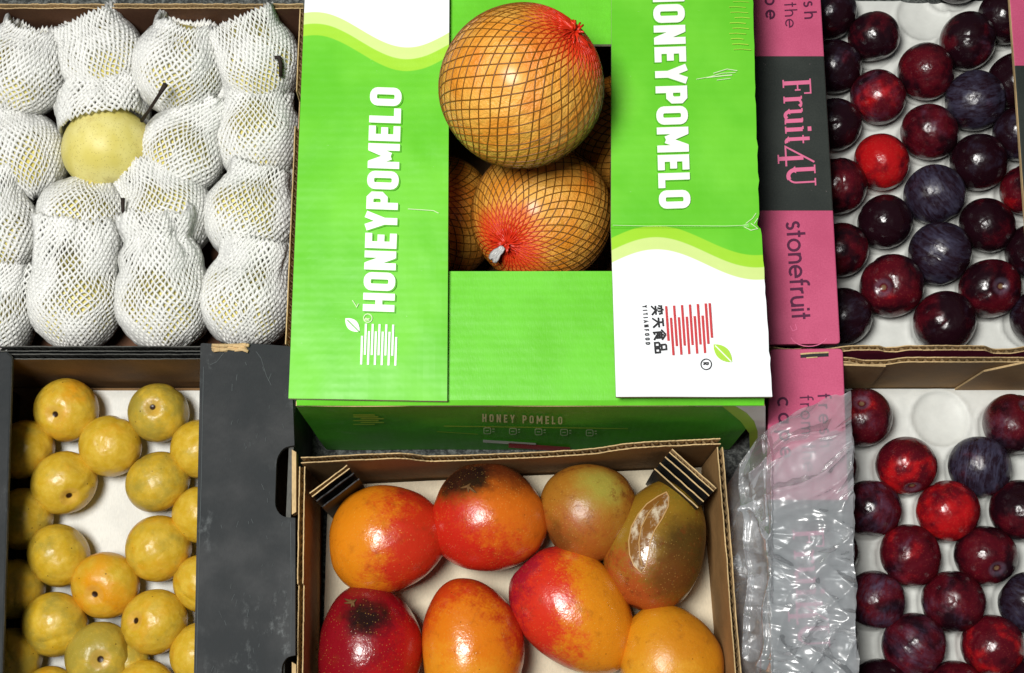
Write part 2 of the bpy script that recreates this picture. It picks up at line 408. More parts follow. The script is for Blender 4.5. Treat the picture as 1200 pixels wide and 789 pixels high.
# ------------------------------------------------------------------ print: stroke alphabets
def arc(cx, cy, rx, ry, a0, a1, n=10):
    return [(cx + rx * math.cos(R(a0 + (a1 - a0) * k / n)), cy + ry * math.sin(R(a0 + (a1 - a0) * k / n))) for k in range(n + 1)]
def rr(x0, y0, x1, y1, r, n=4):
    p = []
    for cx, cy, a in ((x1 - r, y1 - r, 0), (x0 + r, y1 - r, 90), (x0 + r, y0 + r, 180), (x1 - r, y0 + r, 270)): p += arc(cx, cy, r, r, a, a + 90, n)
    return p
def o_(p): return (p, False, 1.0)
def c_(p): return (p, True, 1.0)
BOLD = {
 'H': (.56, [o_([(.11, 0), (.11, 1)]), o_([(.45, 0), (.45, 1)]), o_([(.11, .5), (.45, .5)])]),
 'O': (.56, [c_(rr(.11, .11, .45, .89, .14))]),
 'N': (.58, [o_([(.11, 0), (.11, 1)]), o_([(.47, 0), (.47, 1)]), o_([(.13, .93), (.45, .07)])]),
 'E': (.48, [o_([(.11, 0), (.11, 1)]), o_([(.11, .89), (.46, .89)]), o_([(.11, .5), (.42, .5)]), o_([(.11, .11), (.46, .11)])]),
 'Y': (.56, [o_([(.08, 1), (.28, .42)]), o_([(.48, 1), (.28, .42)]), o_([(.28, .48), (.28, 0)])]),
 'P': (.54, [o_([(.11, 0), (.11, 1)]), o_([(.11, .89), (.34, .89), (.43, .80), (.43, .54), (.34, .44), (.11, .44)])]),
 'M': (.76, [o_([(.11, 0), (.11, 1)]), o_([(.65, 0), (.65, 1)]), o_([(.13, .95), (.38, .28)]), o_([(.63, .95), (.38, .28)])]),
 'L': (.45, [o_([(.11, 0), (.11, 1)]), o_([(.11, .11), (.45, .11)])]),
 'I': (.24, [o_([(.12, 0), (.12, 1)])]),
 'T': (.5, [o_([(.25, 0), (.25, .9)]), o_([(0, .89), (.5, .89)])]),
 'A': (.56, [o_([(.06, 0), (.28, 1), (.5, 0)]), o_([(.15, .3), (.41, .3)])]),
 'F': (.46, [o_([(.11, 0), (.11, 1)]), o_([(.11, .89), (.44, .89)]), o_([(.11, .48), (.4, .48)])]),
 'D': (.56, [c_([(.11, .11), (.32, .11), (.45, .25), (.45, .75), (.32, .89), (.11, .89)])]),
 'R': (.54, [o_([(.11, 0), (.11, 1)]), o_([(.11, .89), (.34, .89), (.43, .80), (.43, .56), (.34, .46), (.11, .46)]), o_([(.28, .46), (.45, 0)])]),
 ' ': (.3, []),
}
LOWER = {
 's': (.46, [o_(arc(.22, .49, .155, .145, 35, 265, 8) + arc(.22, .19, .17, .155, 85, -150, 9))]),
 't': (.38, [o_([(.17, .95), (.17, 0)]), o_([(.0, .63), (.35, .63)])]),
 'o': (.70, [c_(arc(.34, .33, .29, .29, 0, 340, 17))]),
 'n': (.62, [o_([(.08, 0), (.08, .66)]), o_(arc(.3, .38, .22, .25, 180, 0, 8) + [(.52, 0)])]),
 'e': (.70, [o_([(.05, .33)] + [(.63, .33)] + arc(.34, .33, .29, .29, 12, 315, 14))]),
 'f': (.40, [o_(arc(.31, .80, .17, .17, 65, 180, 6) + [(.14, 0)]), o_([(0, .62), (.36, .62)])]),
 'r': (.40, [o_([(.08, 0), (.08, .66)]), o_(arc(.28, .40, .2, .22, 180, 70, 6))]),
 'u': (.62, [o_([(.52, 0), (.52, .66)]), o_([(.08, .66)] + arc(.3, .28, .22, .25, 180, 360, 8))]),
 'i': (.20, [o_([(.08, 0), (.08, .64)]), o_([(.08, .80), (.08, .94)])]),
 'h': (.62, [o_([(.08, 0), (.08, 1)]), o_(arc(.3, .38, .22, .25, 180, 0, 8) + [(.52, 0)])]),
 'm': (.96, [o_([(.08, 0), (.08, .66)]), o_(arc(.27, .4, .19, .23, 180, 0, 8) + [(.46, 0)]), o_(arc(.65, .4, .19, .23, 180, 0, 8) + [(.84, 0)])]),
 'c': (.62, [o_(arc(.34, .33, .29, .29, 45, 315, 12))]),
 'a': (.72, [c_(arc(.34, .33, .28, .29, 0, 340, 17)), o_([(.62, 0), (.62, .66)])]),
 'p': (.70, [c_(arc(.36, .33, .28, .29, 0, 340, 17)), o_([(.08, -.32), (.08, .66)])]),
 ' ': (.4, []),
}
T_, t_ = 1.35, .5
SERIF = {
 'F': (.58, [([(.16, 0), (.16, 1)], False, T_), ([(.03, .975), (.56, .975)], False, t_), ([(.55, 1), (.55, .74)], False, t_), ([(.16, .52), (.42, .52)], False, t_), ([(.42, .62), (.42, .42)], False, t_), ([(.03, .02), (.32, .02)], False, t_)]),
 'r': (.42, [([(.13, 0), (.13, .62)], False, T_), ([(.02, .63), (.13, .63)], False, t_), ([(.02, .02), (.27, .02)], False, t_), (arc(.3, .44, .16, .18, 165, 50, 6), False, .75), ([(.35, .6), (.40, .55)], False, 1.2)]),
 'u': (.60, [([(.12, .62), (.12, .2)] + arc(.26, .2, .14, .17, 180, 320, 6), False, 1.15), ([(.46, 0), (.46, .64)], False, T_), ([(.01, .63), (.14, .63)], False, t_), ([(.36, .63), (.48, .63)], False, t_), ([(.46, .02), (.58, .02)], False, t_)]),
 'i': (.30, [([(.14, 0), (.14, .62)], False, T_), ([(.03, .63), (.14, .63)], False, t_), ([(.02, .02), (.28, .02)], False, t_), ([(.14, .80), (.14, .93)], False, 1.5)]),
 't': (.36, [([(.15, .85), (.15, .12)] + arc(.24, .12, .09, .1, 180, 300, 5), False, 1.2), ([(.02, .62), (.32, .62)], False, t_)]),
 '4': (.60, [([(.40, -.30), (.40, .60)], False, T_), ([(.66, -.02), (.0, -.02), (.56, .98)], False, .62), ([(.26, -.29), (.56, -.29)], False, t_)]),
 '/': (.06, [([(-.34, .1), (.22, 1.05)], False, .55)]),
 'U': (.74, [([(.17, .98), (.17, .3)] + arc(.38, .3, .21, .27, 180, 300, 7), False, T_), (arc(.38, .3, .22, .27, 290, 360, 4) + [(.60, .98)], False, .6), ([(.03, .98), (.32, .98)], False, t_), ([(.48, .98), (.73, .98)], False, t_)]),
}
HAN = {
 'yi': [[(.5, 1), (.5, .88)], [(.1, .84), (.9, .84)], [(.4, .84), (.38, .62), (.28, .52)], [(.62, .84), (.62, .52)], [(.2, .76), (.1, .6)], [(.8, .76), (.9, .6)], [(.1, .36), (.9, .36)], [(.5, .52), (.45, .3), (.1, .02)], [(.52, .36), (.9, .02)]],
 'tian': [[(.14, .86), (.86, .86)], [(.06, .52), (.94, .52)], [(.5, .86), (.48, .48), (.08, .02)], [(.52, .5), (.92, .02)]],
 'shi': [[(.5, 1), (.05, .66)], [(.5, 1), (.95, .66)], [(.5, .84), (.5, .72)], [(.25, .66), (.75, .66), (.75, .34), (.25, .34)], [(.25, .5), (.75, .5)], [(.25, .66), (.25, .04), (.45, .12)], [(.82, .3), (.6, .2)], [(.48, .3), (.92, .02)]],
 'pin': [[(.28, .95), (.72, .95), (.72, .58), (.28, .58), (.28, .95)], [(.06, .42), (.42, .42), (.42, .05), (.06, .05), (.06, .42)], [(.58, .42), (.94, .42), (.94, .05), (.58, .05), (.58, .42)]],
}
def strip(pts, closed, w):
    """left and right rims of a stroke with mitred joints"""
    P = [Vector((p[0], p[1])) for p in pts]; n = len(P); Lr, Rr = [], []
    for i in range(n):
        a = P[i - 1] if (i > 0 or closed) else None
        b = P[(i + 1) % n] if (i < n - 1 or closed) else None
        d1 = (P[i] - a).normalized() if a is not None else None
        d2 = (b - P[i]).normalized() if b is not None else None
        if d1 is None: d1 = d2
        if d2 is None: d2 = d1
        n1 = Vector((-d1.y, d1.x)); n2 = Vector((-d2.y, d2.x)); mt = (n1 + n2)
        mt = mt.normalized() if mt.length > 1e-4 else n1
        k = min(1.8, 1 / max(0.3, mt.dot(n1)))
        Lr.append(P[i] + mt * (w / 2 * k)); Rr.append(P[i] - mt * (w / 2 * k))
    return [(Lr[i], Rr[i], Rr[(i + 1) % n], Lr[(i + 1) % n]) for i in range(n if closed else n - 1)]
def set_text(font, text, start, adv, up, h, t, spacing=.07, xs=1.0):
    """strokes in photograph pixels: start point, unit advance and up vectors"""
    out = []; cur = 0.0; A, U, P0 = Vector(adv), Vector(up), Vector(start)
    for ch in text:
        wd, st = font[ch]
        for pts, cl, tm in st:
            out.append(([P0 + A * ((cur + x) * h * xs) + U * (y * h) for x, y in pts], cl, t * h * tm))
        cur += wd + spacing
    return out
def ink(name, strokes, surf, mat, parent, lift=0.00035, label=None):
    mb = MB(); k = 0
    for pts, cl, wd in strokes:
        for q in strip(pts, cl, wd):
            k += 1; n_ = Vector((0, 0, 1)) * 0 ; ps = []
            for c in q: ps.append(surf(c.x, c.y, lift + 0.000012 * (k % 23)))
            mb.quad(*ps)
    o = mb.build(name, mat, parent)
    if label: o['label'] = label
    if name in ('rubbed_scuff', 'printed_icons'): o['kind'] = 'stuff'
    return o
def leaf_shape(name, c, ax, L, wd, surf, mat, parent):
    """pointed leaf outline laid on the board"""
    A = Vector(ax).normalized(); B = Vector((-A.y, A.x)); C0 = Vector(c); pl = []
    for k in range(9): s = k / 8; pl.append(C0 + A * (L * (s - .5)) + B * (wd * math.sin(math.pi * s) ** .8 * .5))
    for k in range(7, 0, -1): s = k / 8; pl.append(C0 + A * (L * (s - .5)) - B * (wd * math.sin(math.pi * s) ** .8 * .5))
    return mk(name, [surf(p.x, p.y, 0.0004) for p in pl], [tuple(range(len(pl)))], mat, parent)

# ------------------------------------------------------------------ board helpers
def sheet(name, c00, c10, c11, c01, thick, nu, nv, mats, parent, bulge=None, down=Vector((0, 0, -1))):
    """board with rounded-off relief; mats = (print, cut edge, back)"""
    V = []; F = []; MI = []
    def P(u, v):
        p = c00 * ((1 - u) * (1 - v)) + c10 * (u * (1 - v)) + c11 * (u * v) + c01 * ((1 - u) * v)
        if bulge: p = p - down * bulge(u, v)
        return p
    for j in range(nv + 1):
        for i in range(nu + 1): V.append(P(i / nu, j / nv))
    n = len(V); V += [p + down * thick for p in V]
    for j in range(nv):
        for i in range(nu):
            a = j * (nu + 1) + i
            F.append((a, a + 1, a + nu + 2, a + nu + 1)); MI.append(0)
            F.append((n + a, n + a + nu + 1, n + a + nu + 2, n + a + 1)); MI.append(2)
    def side(idx):
        for a, b in zip(idx, idx[1:]): F.append((a, n + a, n + b, b)); MI.append(1)
    side([i for i in range(nu + 1)]); side([nv * (nu + 1) + i for i in range(nu, -1, -1)])
    side([j * (nu + 1) for j in range(nv, -1, -1)]); side([j * (nu + 1) + nu for j in range(nv + 1)])
    return mk(name, V, F, list(mats), parent, midx=MI)
def bev(o, wd=0.001, seg=2):
    m = o.modifiers.new('bevel', 'BEVEL'); m.width = wd; m.segments = seg; m.limit_method = 'ANGLE'; m.angle_limit = R(40)
    return o
def corr_wall(name, p0, p1, zb, hf, th, mats, parent, seed=0, torn=0.0012, period=0.0072):
    """corrugated board standing up: two liners and the wavy flute between them. The inner face is to the RIGHT of p0->p1.
    mats = (inner face, outer face, raw edge)"""
    a, b = Vector((p0[0], p0[1])), Vector((p1[0], p1[1])); d = b - a; L = d.length; d.normalize(); nn = Vector((d.y, -d.x))
    ns = max(8, int(L / 0.0012)); mb = MB(); lt = 0.0009
    rows = []
    for k in range(ns + 1):
        s = k / ns; q = a + d * (L * s)
        j1 = torn * (noise.noise(Vector((s * L * 90, seed, 0.3))) + .6 * noise.noise(Vector((s * L * 420, seed, 1.3))))
        j2 = torn * (noise.noise(Vector((s * L * 90, seed, 5.3))) + .6 * noise.noise(Vector((s * L * 420, seed, 7.3))))
        rows.append((q, hf(s) + j1, hf(s) + j2, s * L))
    def liner(off0, off1, which, mi):
        i0 = len(mb.v)
        for q, h1, h2, s in rows:
            h = (h1, h2)[which]
            for o, z in ((off0, zb), (off0, h), (off1, h), (off1, zb)): mb.v.append(Vector((q.x + nn.x * o, q.y + nn.y * o, z)))
        for k in range(ns):
            for e in range(4):
                x = i0 + k * 4 + e; y = i0 + k * 4 + (e + 1) % 4
                mb.f.append((x, y, y + 4, x + 4)); mb.m.append(mi[e])
        for k in (0, ns): mb.f.append(tuple(i0 + k * 4 + e for e in range(4))); mb.m.append(2)
    liner(th / 2 - lt, th / 2, 0, (2, 2, 0, 2)); liner(-th / 2, -th / 2 + lt, 1, (1, 2, 2, 2))
    i0 = len(mb.v); amp = th / 2 - lt * 1.1
    for q, h1, h2, s in rows:
        o = amp * math.sin(2 * math.pi * s / period); h = min(h1, h2) - 0.0007
        mb.v += [Vector((q.x + nn.x * o, q.y + nn.y * o, h)), Vector((q.x + nn.x * o, q.y + nn.y * o, h - 0.014))]
    for k in range(ns): mb.f.append((i0 + 2 * k, i0 + 2 * k + 1, i0 + 2 * k + 3, i0 + 2 * k + 2)); mb.m.append(2)
    return mb.build(name, list(mats), parent)

# ------------------------------------------------------------------ ground
def ground_mat():
    m, nt, b = node_mat('dark_ground'); n = N(nt); o = n.obj()
    c = n.mix(n.smooth(n.noise(o, 210, 5, 0.75), 0.4, 0.68), lin(44, 47, 46), lin(120, 124, 120))
    n.put(b.inputs['Base Color'], c); b.inputs['Roughness'].default_value = 0.85
    n.put(b.inputs['Normal'], n.bump(n.noise(o, 160, 5, 0.7), 0.6, 0.002))
    return m
mk('ground', [(-4, -4, 0), (4, -4, 0), (4, 4, 0), (-4, 4, 0)], [(0, 1, 2, 3)], ground_mat())['kind'] = 'structure'

# ================================================================== POMELO BOX
ZT = 0.197
pA, pB = at(346, 475, ZT), at(897, 475, ZT)
bx0, bx1, by0 = pA.x, pB.x, pA.y
by1 = at(600, -95, ZT).y
pbox = empty('pomelo_box', ((bx0 + bx1) / 2, (by0 + by1) / 2, 0), 'tall bright green carton with folded lettered flaps and an open window', 'box')
def wall_slab(name, x0, y0, x1, y1, z0, z1, mats, parent):
    mb = MB(); P = [Vector((x0, y0, z1)), Vector((x1, y0, z1)), Vector((x1, y1, z1)), Vector((x0, y1, z1))]
    mb.prism(P, Vector((0, 0, z0 - z1)), 1, 0, 1)
    return mb.build(name, mats, parent)
front = sheet('wall', Vector((bx0, by0, 0.003)), Vector((bx1, by0, 0.003)), Vector((bx1, by0, ZT - .003)), Vector((bx0, by0, ZT - .003)), 0.004, 40, 16, (GREEN_DIM, KRAFT_EDGE, KRAFT_IN), pbox,
      bulge=lambda u, v: 0.0012 * noise.noise(Vector((u * 5, v * 2.2, 3))), down=Vector((0, 1, 0)))
front['label'] = 'dark green front wall with small white print'
for x0, x1 in ((bx0, bx0 + .004), (bx1 - .004, bx1)):
    wall_slab('wall', x0, by0 + .0045, x1, by1 - .0045, .003, ZT - .002, (GREEN_DIM, KRAFT_EDGE), pbox)
wall_slab('wall', bx0, by1 - .004, bx1, by1, .003, ZT - .002, (GREEN_DIM, KRAFT_EDGE), pbox)
wall_slab('floor', bx0 + .0045, by0 + .0045, bx1 - .0045, by1 - .0045, .001, .005, (KRAFT_IN, KRAFT_IN), pbox)
# end flaps, folded down first
fx0, fx1 = bx0 + .001, bx1 - .001
yf = at(620, 318, ZT).y; yb_ = at(620, 52, ZT).y
def fold(u, v, k=.0025):
    e = min(1, v / .04); return -k * (1 - e) ** 2 + .0006 * noise.noise(Vector((u * 4, v * 3, 9)))
sheet('end_flap', Vector((fx0, by0, ZT + .0015)), Vector((fx1, by0, ZT + .0015)), Vector((fx1, yf, ZT)), Vector((fx0, yf, ZT)), .004, 30, 30, (GREEN, PALE_EDGE, KRAFT_IN), pbox, bulge=fold)
sheet('end_flap', Vector((fx0, yb_, ZT)), Vector((fx1, yb_, ZT)), Vector((fx1, by1, ZT)), Vector((fx0, by1, ZT)), .004, 30, 10, (GREEN, PALE_EDGE, KRAFT_IN), pbox)
# side flaps, folded over the end flaps
ZL = 0.2035
zl = lambda x, y: ZL + .0012 * max(0, min(1, (x - bx0) / .14))
Lc = [at_f(338, 467, zl), at_f(524, 470, zl), at_f(527, -95, zl), at_f(361, -95, zl)]
# wave on the left flap
def px_len(px, py, n, z): return (at(px + n, py, z) - at(px, py, z)).length
ro = wloc(pbox)
cL = at(368, 35, ZL)
WL = wave_mat('green_flap_print', cL.x - ro.x, cL.y - ro.y, px_len(440, 40, 23, ZL), px_len(440, 40, 220, ZL), 0.0, +1, px_len(440, 40, 15, ZL))
def dents(u, v):
    return (.0007 * noise.noise(Vector((u * 3, v * 7, 2))) + .0004 * noise.noise(Vector((u * 9, v * 20, 4))))
lflap = sheet('side_flap', Lc[0], Lc[1], Lc[2], Lc[3], .0042, 26, 70, (WL, PALE_EDGE, KRAFT_IN), pbox, bulge=dents)
lflap['label'] = 'left top flap, green with white lettering'
# right flap: creased near its lower third, the white end lifted a little
yc_ = at(800, 265, ZL).y
def zr(x, y):
    return ZL + .0012 + (.0095 * min(1, (yc_ - y) / .14) if y < yc_ else 0.0)
cR = at(770, 311, ZL + .002)
WR = wave_mat('green_flap_print_end', cR.x - ro.x, cR.y - ro.y, px_len(800, 310, 19, ZL), px_len(800, 310, 232, ZL), 0.0, -1, px_len(800, 310, 15.5, ZL))
Rpx = [[(722, 465), (905, 465)], [(716, 268), (892, 268)], [(716, 262), (890, 261)], [(717, -95), (879, -95)]]
V = []; F = []; MI = []; rowsv = []
def rlerp(seg, n): 
    (a, b), (c, d) = seg
    return [[(a[0] + (c[0] - a[0]) * j / n, a[1] + (c[1] - a[1]) * j / n), (b[0] + (d[0] - b[0]) * j / n, b[1] + (d[1] - b[1]) * j / n)] for j in range(n)]
allrows = rlerp((Rpx[0], Rpx[1]), 26) + rlerp((Rpx[1], Rpx[2]), 3) + rlerp((Rpx[2], Rpx[3]), 36) + [Rpx[3]]
NU = 26
for (a, b) in allrows:
    for i in range(NU + 1):
        u = i / NU; px, py = a[0] + (b[0] - a[0]) * u, a[1] + (b[1] - a[1]) * u
        p = at_f(px, py, zr)
        cre = math.exp(-((py - 265) / 2.2) ** 2)
        p = p + Vector((0, 0, -.0016 * cre + .0007 * noise.noise(Vector((p.x * 22, p.y * 22, 6))) + .0025 * cre * max(0, noise.noise(Vector((u * 9, 0, 2)))) * (u > .75)))
        if i == NU: p = p + Vector((.0012 * noise.noise(Vector((0, py * .12, 3))) - .002 * math.exp(-((py - 263) / 4) ** 2), 0, 0))
        V.append(p)
n0 = len(V); V += [p + Vector((0, 0, -.0042)) for p in V]; nr = len(allrows)
for j in range(nr - 1):
    for i in range(NU):
        a = j * (NU + 1) + i
        F += [(a, a + 1, a + NU + 2, a + NU + 1), (n0 + a, n0 + a + NU + 1, n0 + a + NU + 2, n0 + a + 1)]; MI += [0, 2]
for idx in ([i for i in range(NU + 1)], [(nr - 1) * (NU + 1) + i for i in range(NU, -1, -1)], [j * (NU + 1) for j in range(nr - 1, -1, -1)], [j * (NU + 1) + NU for j in range(nr)]):
    for a, b in zip(idx, idx[1:]): F.append((a, n0 + a, n0 + b, b)); MI.append(1)
rflap = mk('side_flap', V, F, [WR, PALE_EDGE, KRAFT_IN], pbox, midx=MI)
rflap['label'] = 'right top flap, green with a creased white end'

sL = lambda px, py, l: at_f(px, py, lambda x, y: zl(x, y) + .0009 + l)
sR = lambda px, py, l: at_f(px, py, lambda x, y: zr(x, y) + .0009 + l)
sF = lambda px, py, l: at_y(px, py, by0 - .0013 - l)
sE = lambda px, py, l: at(px, py, ZT + .0022 + l)
def unit(v): v = Vector(v); return v.normalized()
# left flap lettering reads upwards
aL = unit((9, -265)); uL = unit((-265, -9))
shade = [([p + Vector((1.6, 1.4)) for p in pts], c, wd) for pts, c, wd in set_text(BOLD, 'HONEYPOMELO', (462, 366), aL, uL, 37, .22, .065, 1.055)]
ink('lettering', shade, sL, INK_SHADE, lflap, .0002)
ink('lettering', set_text(BOLD, 'HONEYPOMELO', (462, 366), aL, uL, 37, .22, .065, 1.055), sL, INK_WHITE, lflap, .0007)
# right flap lettering reads downwards
aR = unit((8, 265)); uR = unit((265, -8))
s0 = (764.5, -19)
shade = [([p + Vector((-1.5, 1.2)) for p in pts], c, wd) for pts, c, wd in set_text(BOLD, 'HONEYPOMELO', s0, aR, uR, 37, .22, .065, 1.06)]
ink('lettering', shade, sR, INK_SHADE, rflap, .0002)
ink('lettering', set_text(BOLD, 'HONEYPOMELO', s0, aR, uR, 37, .22, .065, 1.06), sR, INK_WHITE, rflap, .0007)
# striped emblem
def emblem(c, adv, up, wd, ht, n, sw):
    A, U, C0 = unit(adv), unit(up), Vector(c); out = []
    for k in range(n):
        y = (k / (n - 1) - .5) * ht
        l, r = (-.5, .32) if k % 2 == 0 else (-.26, .5)
        if k == 0 or k == n - 1: l, r = -.5, .20
        out.append(([C0 + A * (l * wd) + U * y, C0 + A * (r * wd) + U * y], False, sw))
    return out
ink('emblem', emblem((444, 404), aL, uL, 48, 40, 11, 2.5), sL, INK_WHITE, lflap)
leaf_shape('emblem_leaf', (413, 381), (16, 15), 23, 13, sL, INK_WHITE, lflap)
ink('emblem_leaf_vein', [([(407, 375), (421, 389)], False, 1.2)], sL, INK_SHADE, lflap, .0007)
ink('trademark_ring', [(arc(431, 373, 5, 5, 0, 340, 14), True, 1.1)] + set_text(BOLD, 'R', (433, 376), aL, uL, 6, .2), sL, INK_PALE, lflap)
ink('emblem', emblem((808, 386), (4, 58), (58, -4), 58, 51, 12, 2.7), sR, INK_RED, rflap)
leaf_shape('emblem_leaf', (847, 414), (20, 19), 30, 15, sR, INK_LIME, rflap)
ink('emblem_leaf_vein', [([(838, 405), (857, 424)], False, 1.2)], sR, INK_WHITE, rflap, .0007)
ink('trademark_ring', [(arc(827.5, 427, 6.2, 6.2, 0, 340, 16), True, 1.2)] + set_text(BOLD, 'R', (824, 424.5), aR, uR, 6.5, .2), sR, INK_BLACK, rflap)
han = []
for k, ch in enumerate(('yi', 'tian', 'shi', 'pin')):
    P0 = Vector((762.5, 357.5)) + unit((5, 57)) * (14.6 * k)
    for st in HAN[ch]: han.append(([P0 + unit((5, 57)) * (x * 13.2) + unit((57, -5)) * (y * 14.5) for x, y in st], False, 2.0))
ink('lettering', han, sR, INK_BLACK, rflap)
ink('lettering', set_text(BOLD, 'YITIANFOOD', (752.5, 358), unit((5, 57)), unit((57, -5)), 5.4, .2, .42), sR, INK_BLACK, rflap)
# scuffs where the print has rubbed through
rs = random.Random(3)
sc = []
for k in range(11):
    y = -4 + k * 6.2; x = 858 + rs.uniform(-4, 4); sc.append(([(x, y), (x + 9, y - .4), (x + rs.uniform(15, 21), y + .6)], False, rs.uniform(.5, 1.1)))
ink('rubbed_scuff', sc, sR, INK_LIME, rflap, .0004)
sc = []
sc += [([(816, 93), (832, 90), (846, 86), (862, 85)], False, .7), ([(828, 91), (846, 89), (858, 88)], False, 1.2), ([(836, 86), (852, 81), (864, 83)], False, .9), ([(840, 94), (856, 92)], False, .7)]
sc += [([(718, 264), (760, 265), (800, 264.5), (850, 265), (876, 264)], False, .5), ([(874, 262), (882, 256), (886, 250)], False, .8), ([(872, 266), (880, 270), (888, 268), (880, 262)], False, .9), ([(884, 262), (888, 256)], False, .9)]
ink('rubbed_scuff', sc, sR, INK_PALE, rflap, .0004)
sc = [([(478, 245), (495, 246), (508, 247), (514, 250)], False, .9), ([(413, 352), (418, 360), (420, 356)], False, 1.0)]
ink('rubbed_scuff', sc, sL, INK_PALE, lflap, .0004)
# clear tape pulled over the front fold
def tape(pxs, parent, zoff, drop):
    a, b = pxs; mb = MB(); n = 14; m = 8; V = []; F = []
    for j in range(m + 1):
        for i in range(n + 1):
            u, v = i / n, j / m; px = a[0] + (b[0] - a[0]) * u; py = a[1] + (b[1] - a[1]) * v
            p = at(px, py, zoff); r = .0012 + .0009 * abs(noise.noise(Vector((u * 5 + a[0], v * 3, 1))))
            if p.y < by0 - .0015: V.append(Vector((p.x, by0 - .0022 - r, zoff - (by0 - p.y) * drop)))
            else: V.append(p + Vector((0, 0, r)))
    for j in range(m):
        for i in range(n): q = j * (n + 1) + i; F.append((q, q + 1, q + n + 2, q + n + 1))
    return mk('clear_tape', V, F, TAPE, parent, smooth=True)
sc = []
for k in range(7): x = 444 + k * 6; sc.append(([(x, 472 - k * .6), (x + 5, 463 - rs.uniform(0, 6)), (x + 14, 458 - rs.uniform(0, 7))], False, .45))
# small print on the front wall
ink('lettering', set_text(BOLD, 'HONEY POMELO', (565, 494.5), (1, .035), (0, -1), 9.5, .17, .32), sF, INK_PALE, front)
ic = []
for k in range(5):
    cx, cy = 571 + k * 30, 505 + k * .6
    ic += [(rr(cx - 4, cy - 3.5, cx + 4, cy + 3.5, 1.5, 2), True, 1.0), ([(cx - 2, cy), (cx + 2, cy)], False, 1.2), ([(cx + 6, cy - 2), (cx + 8.5, cy - 2)], False, 1.2), ([(cx + 6, cy + 1), (cx + 8.5, cy + 1)], False, 1.0)]
ink('printed_icons', ic, sF, INK_PALE, front)
ink('printed_rule', [([(520, 499.5), (736, 502.5)], False, .8), ([(512, 506), (560, 509)], False, .7)], sF, INK_LIME, front)
ink('printed_stripe', [([(566, 517), (628, 521)], False, 3.2)], sF, INK_WHITE, front)
ink('printed_stripe', [([(596, 522), (668, 527)], False, 5.5)], sF, INK_RED, front)
ink('emblem', emblem((432, 492), (1, 0), (0, -1), 36, 11, 6, 1.1), sF, INK_LIME, front)
# white corner of the front print
wv = [(905, 470)]
fw = MB(); pts = [(862, 476), (875, 484), (884, 494), (888, 506), (888, 560), (897, 560), (897, 476)]
fw.v = [sF(px, py, .0002) for px, py in pts]; fw.f = [tuple(range(len(pts)))]; fw.m = [0]; fw.build('printed_wave', INK_WHITE, front)
fw = MB(); pts = [(846, 476), (862, 476.2), (875, 484.2), (884, 494.2), (888, 506), (888, 560), (880, 560), (878, 508), (868, 494), (856, 484)]
fw.v = [sF(px, py, .0002) for px, py in pts]; fw.f = [tuple(range(len(pts)))]; fw.m = [0]; fw.build('printed_wave', INK_LIME, front)
ew = MB(); pts = [(852, 462), (868, 463), (878, 474), (896, 474), (893, 440), (852, 440)]
ew.v = [sE(px, py, .0004) for px, py in pts]; ew.f = [tuple(range(len(pts)))]; ew.m = [0]

# ------------------------------------------------------------------ pomelos
def uv_ball(fn, nu, nv):
    V = []; F = []
    V.append(fn(0.0, 0.0))
    for j in range(1, nv):
        for i in range(nu): V.append(fn(math.pi * j / nv, 2 * math.pi * i / nu))
    V.append(fn(math.pi, 0.0)); e = len(V) - 1
    for i in range(nu):
        F.append((0, 1 + i, 1 + (i + 1) % nu)); F.append((e, 1 + (nv - 2) * nu + (i + 1) % nu, 1 + (nv - 2) * nu + i))
    for j in range(nv - 2):
        for i in range(nu):
            a = 1 + j * nu + i; b = 1 + j * nu + (i + 1) % nu; F.append((a, a + nu, b + nu, b))
    return V, F
def sph(th, ph, r=1.0): return Vector((r * math.sin(th) * math.cos(ph), r * math.sin(th) * math.sin(ph), r * math.cos(th)))
def pom_r(th, ph): return 1 - .035 * math.exp(-(th / .25) ** 2) + .018 * noise.noise(sph(th, ph) * 1.3) + .02 * math.cos(th) * -1
def pom_fn(th, ph): return sph(th, ph, pom_r(th, ph))
pv, pf = uv_ball(pom_fn, 56, 36)
pom_mesh = None; net_mesh = None
def net_builder():
    mb = MB(); NS = 40
    for sgn in (1, -1):
        for k in range(NS):
            pts = []; ups = []
            for q in range(47):
                th = .07 + (math.pi - .16) * q / 46
                ph = 2 * math.pi * k / NS + sgn * (.74 * (th - 1.2)) + .05 * noise.noise(Vector((k * 3.1 * sgn, th * 2, 1)))
                pts.append(sph(th, ph, pom_r(th, ph) + .006)); ups.append(sph(th, ph))
            mb.tube(pts, .0076, 4, 0, False, .7, ups)
    return mb
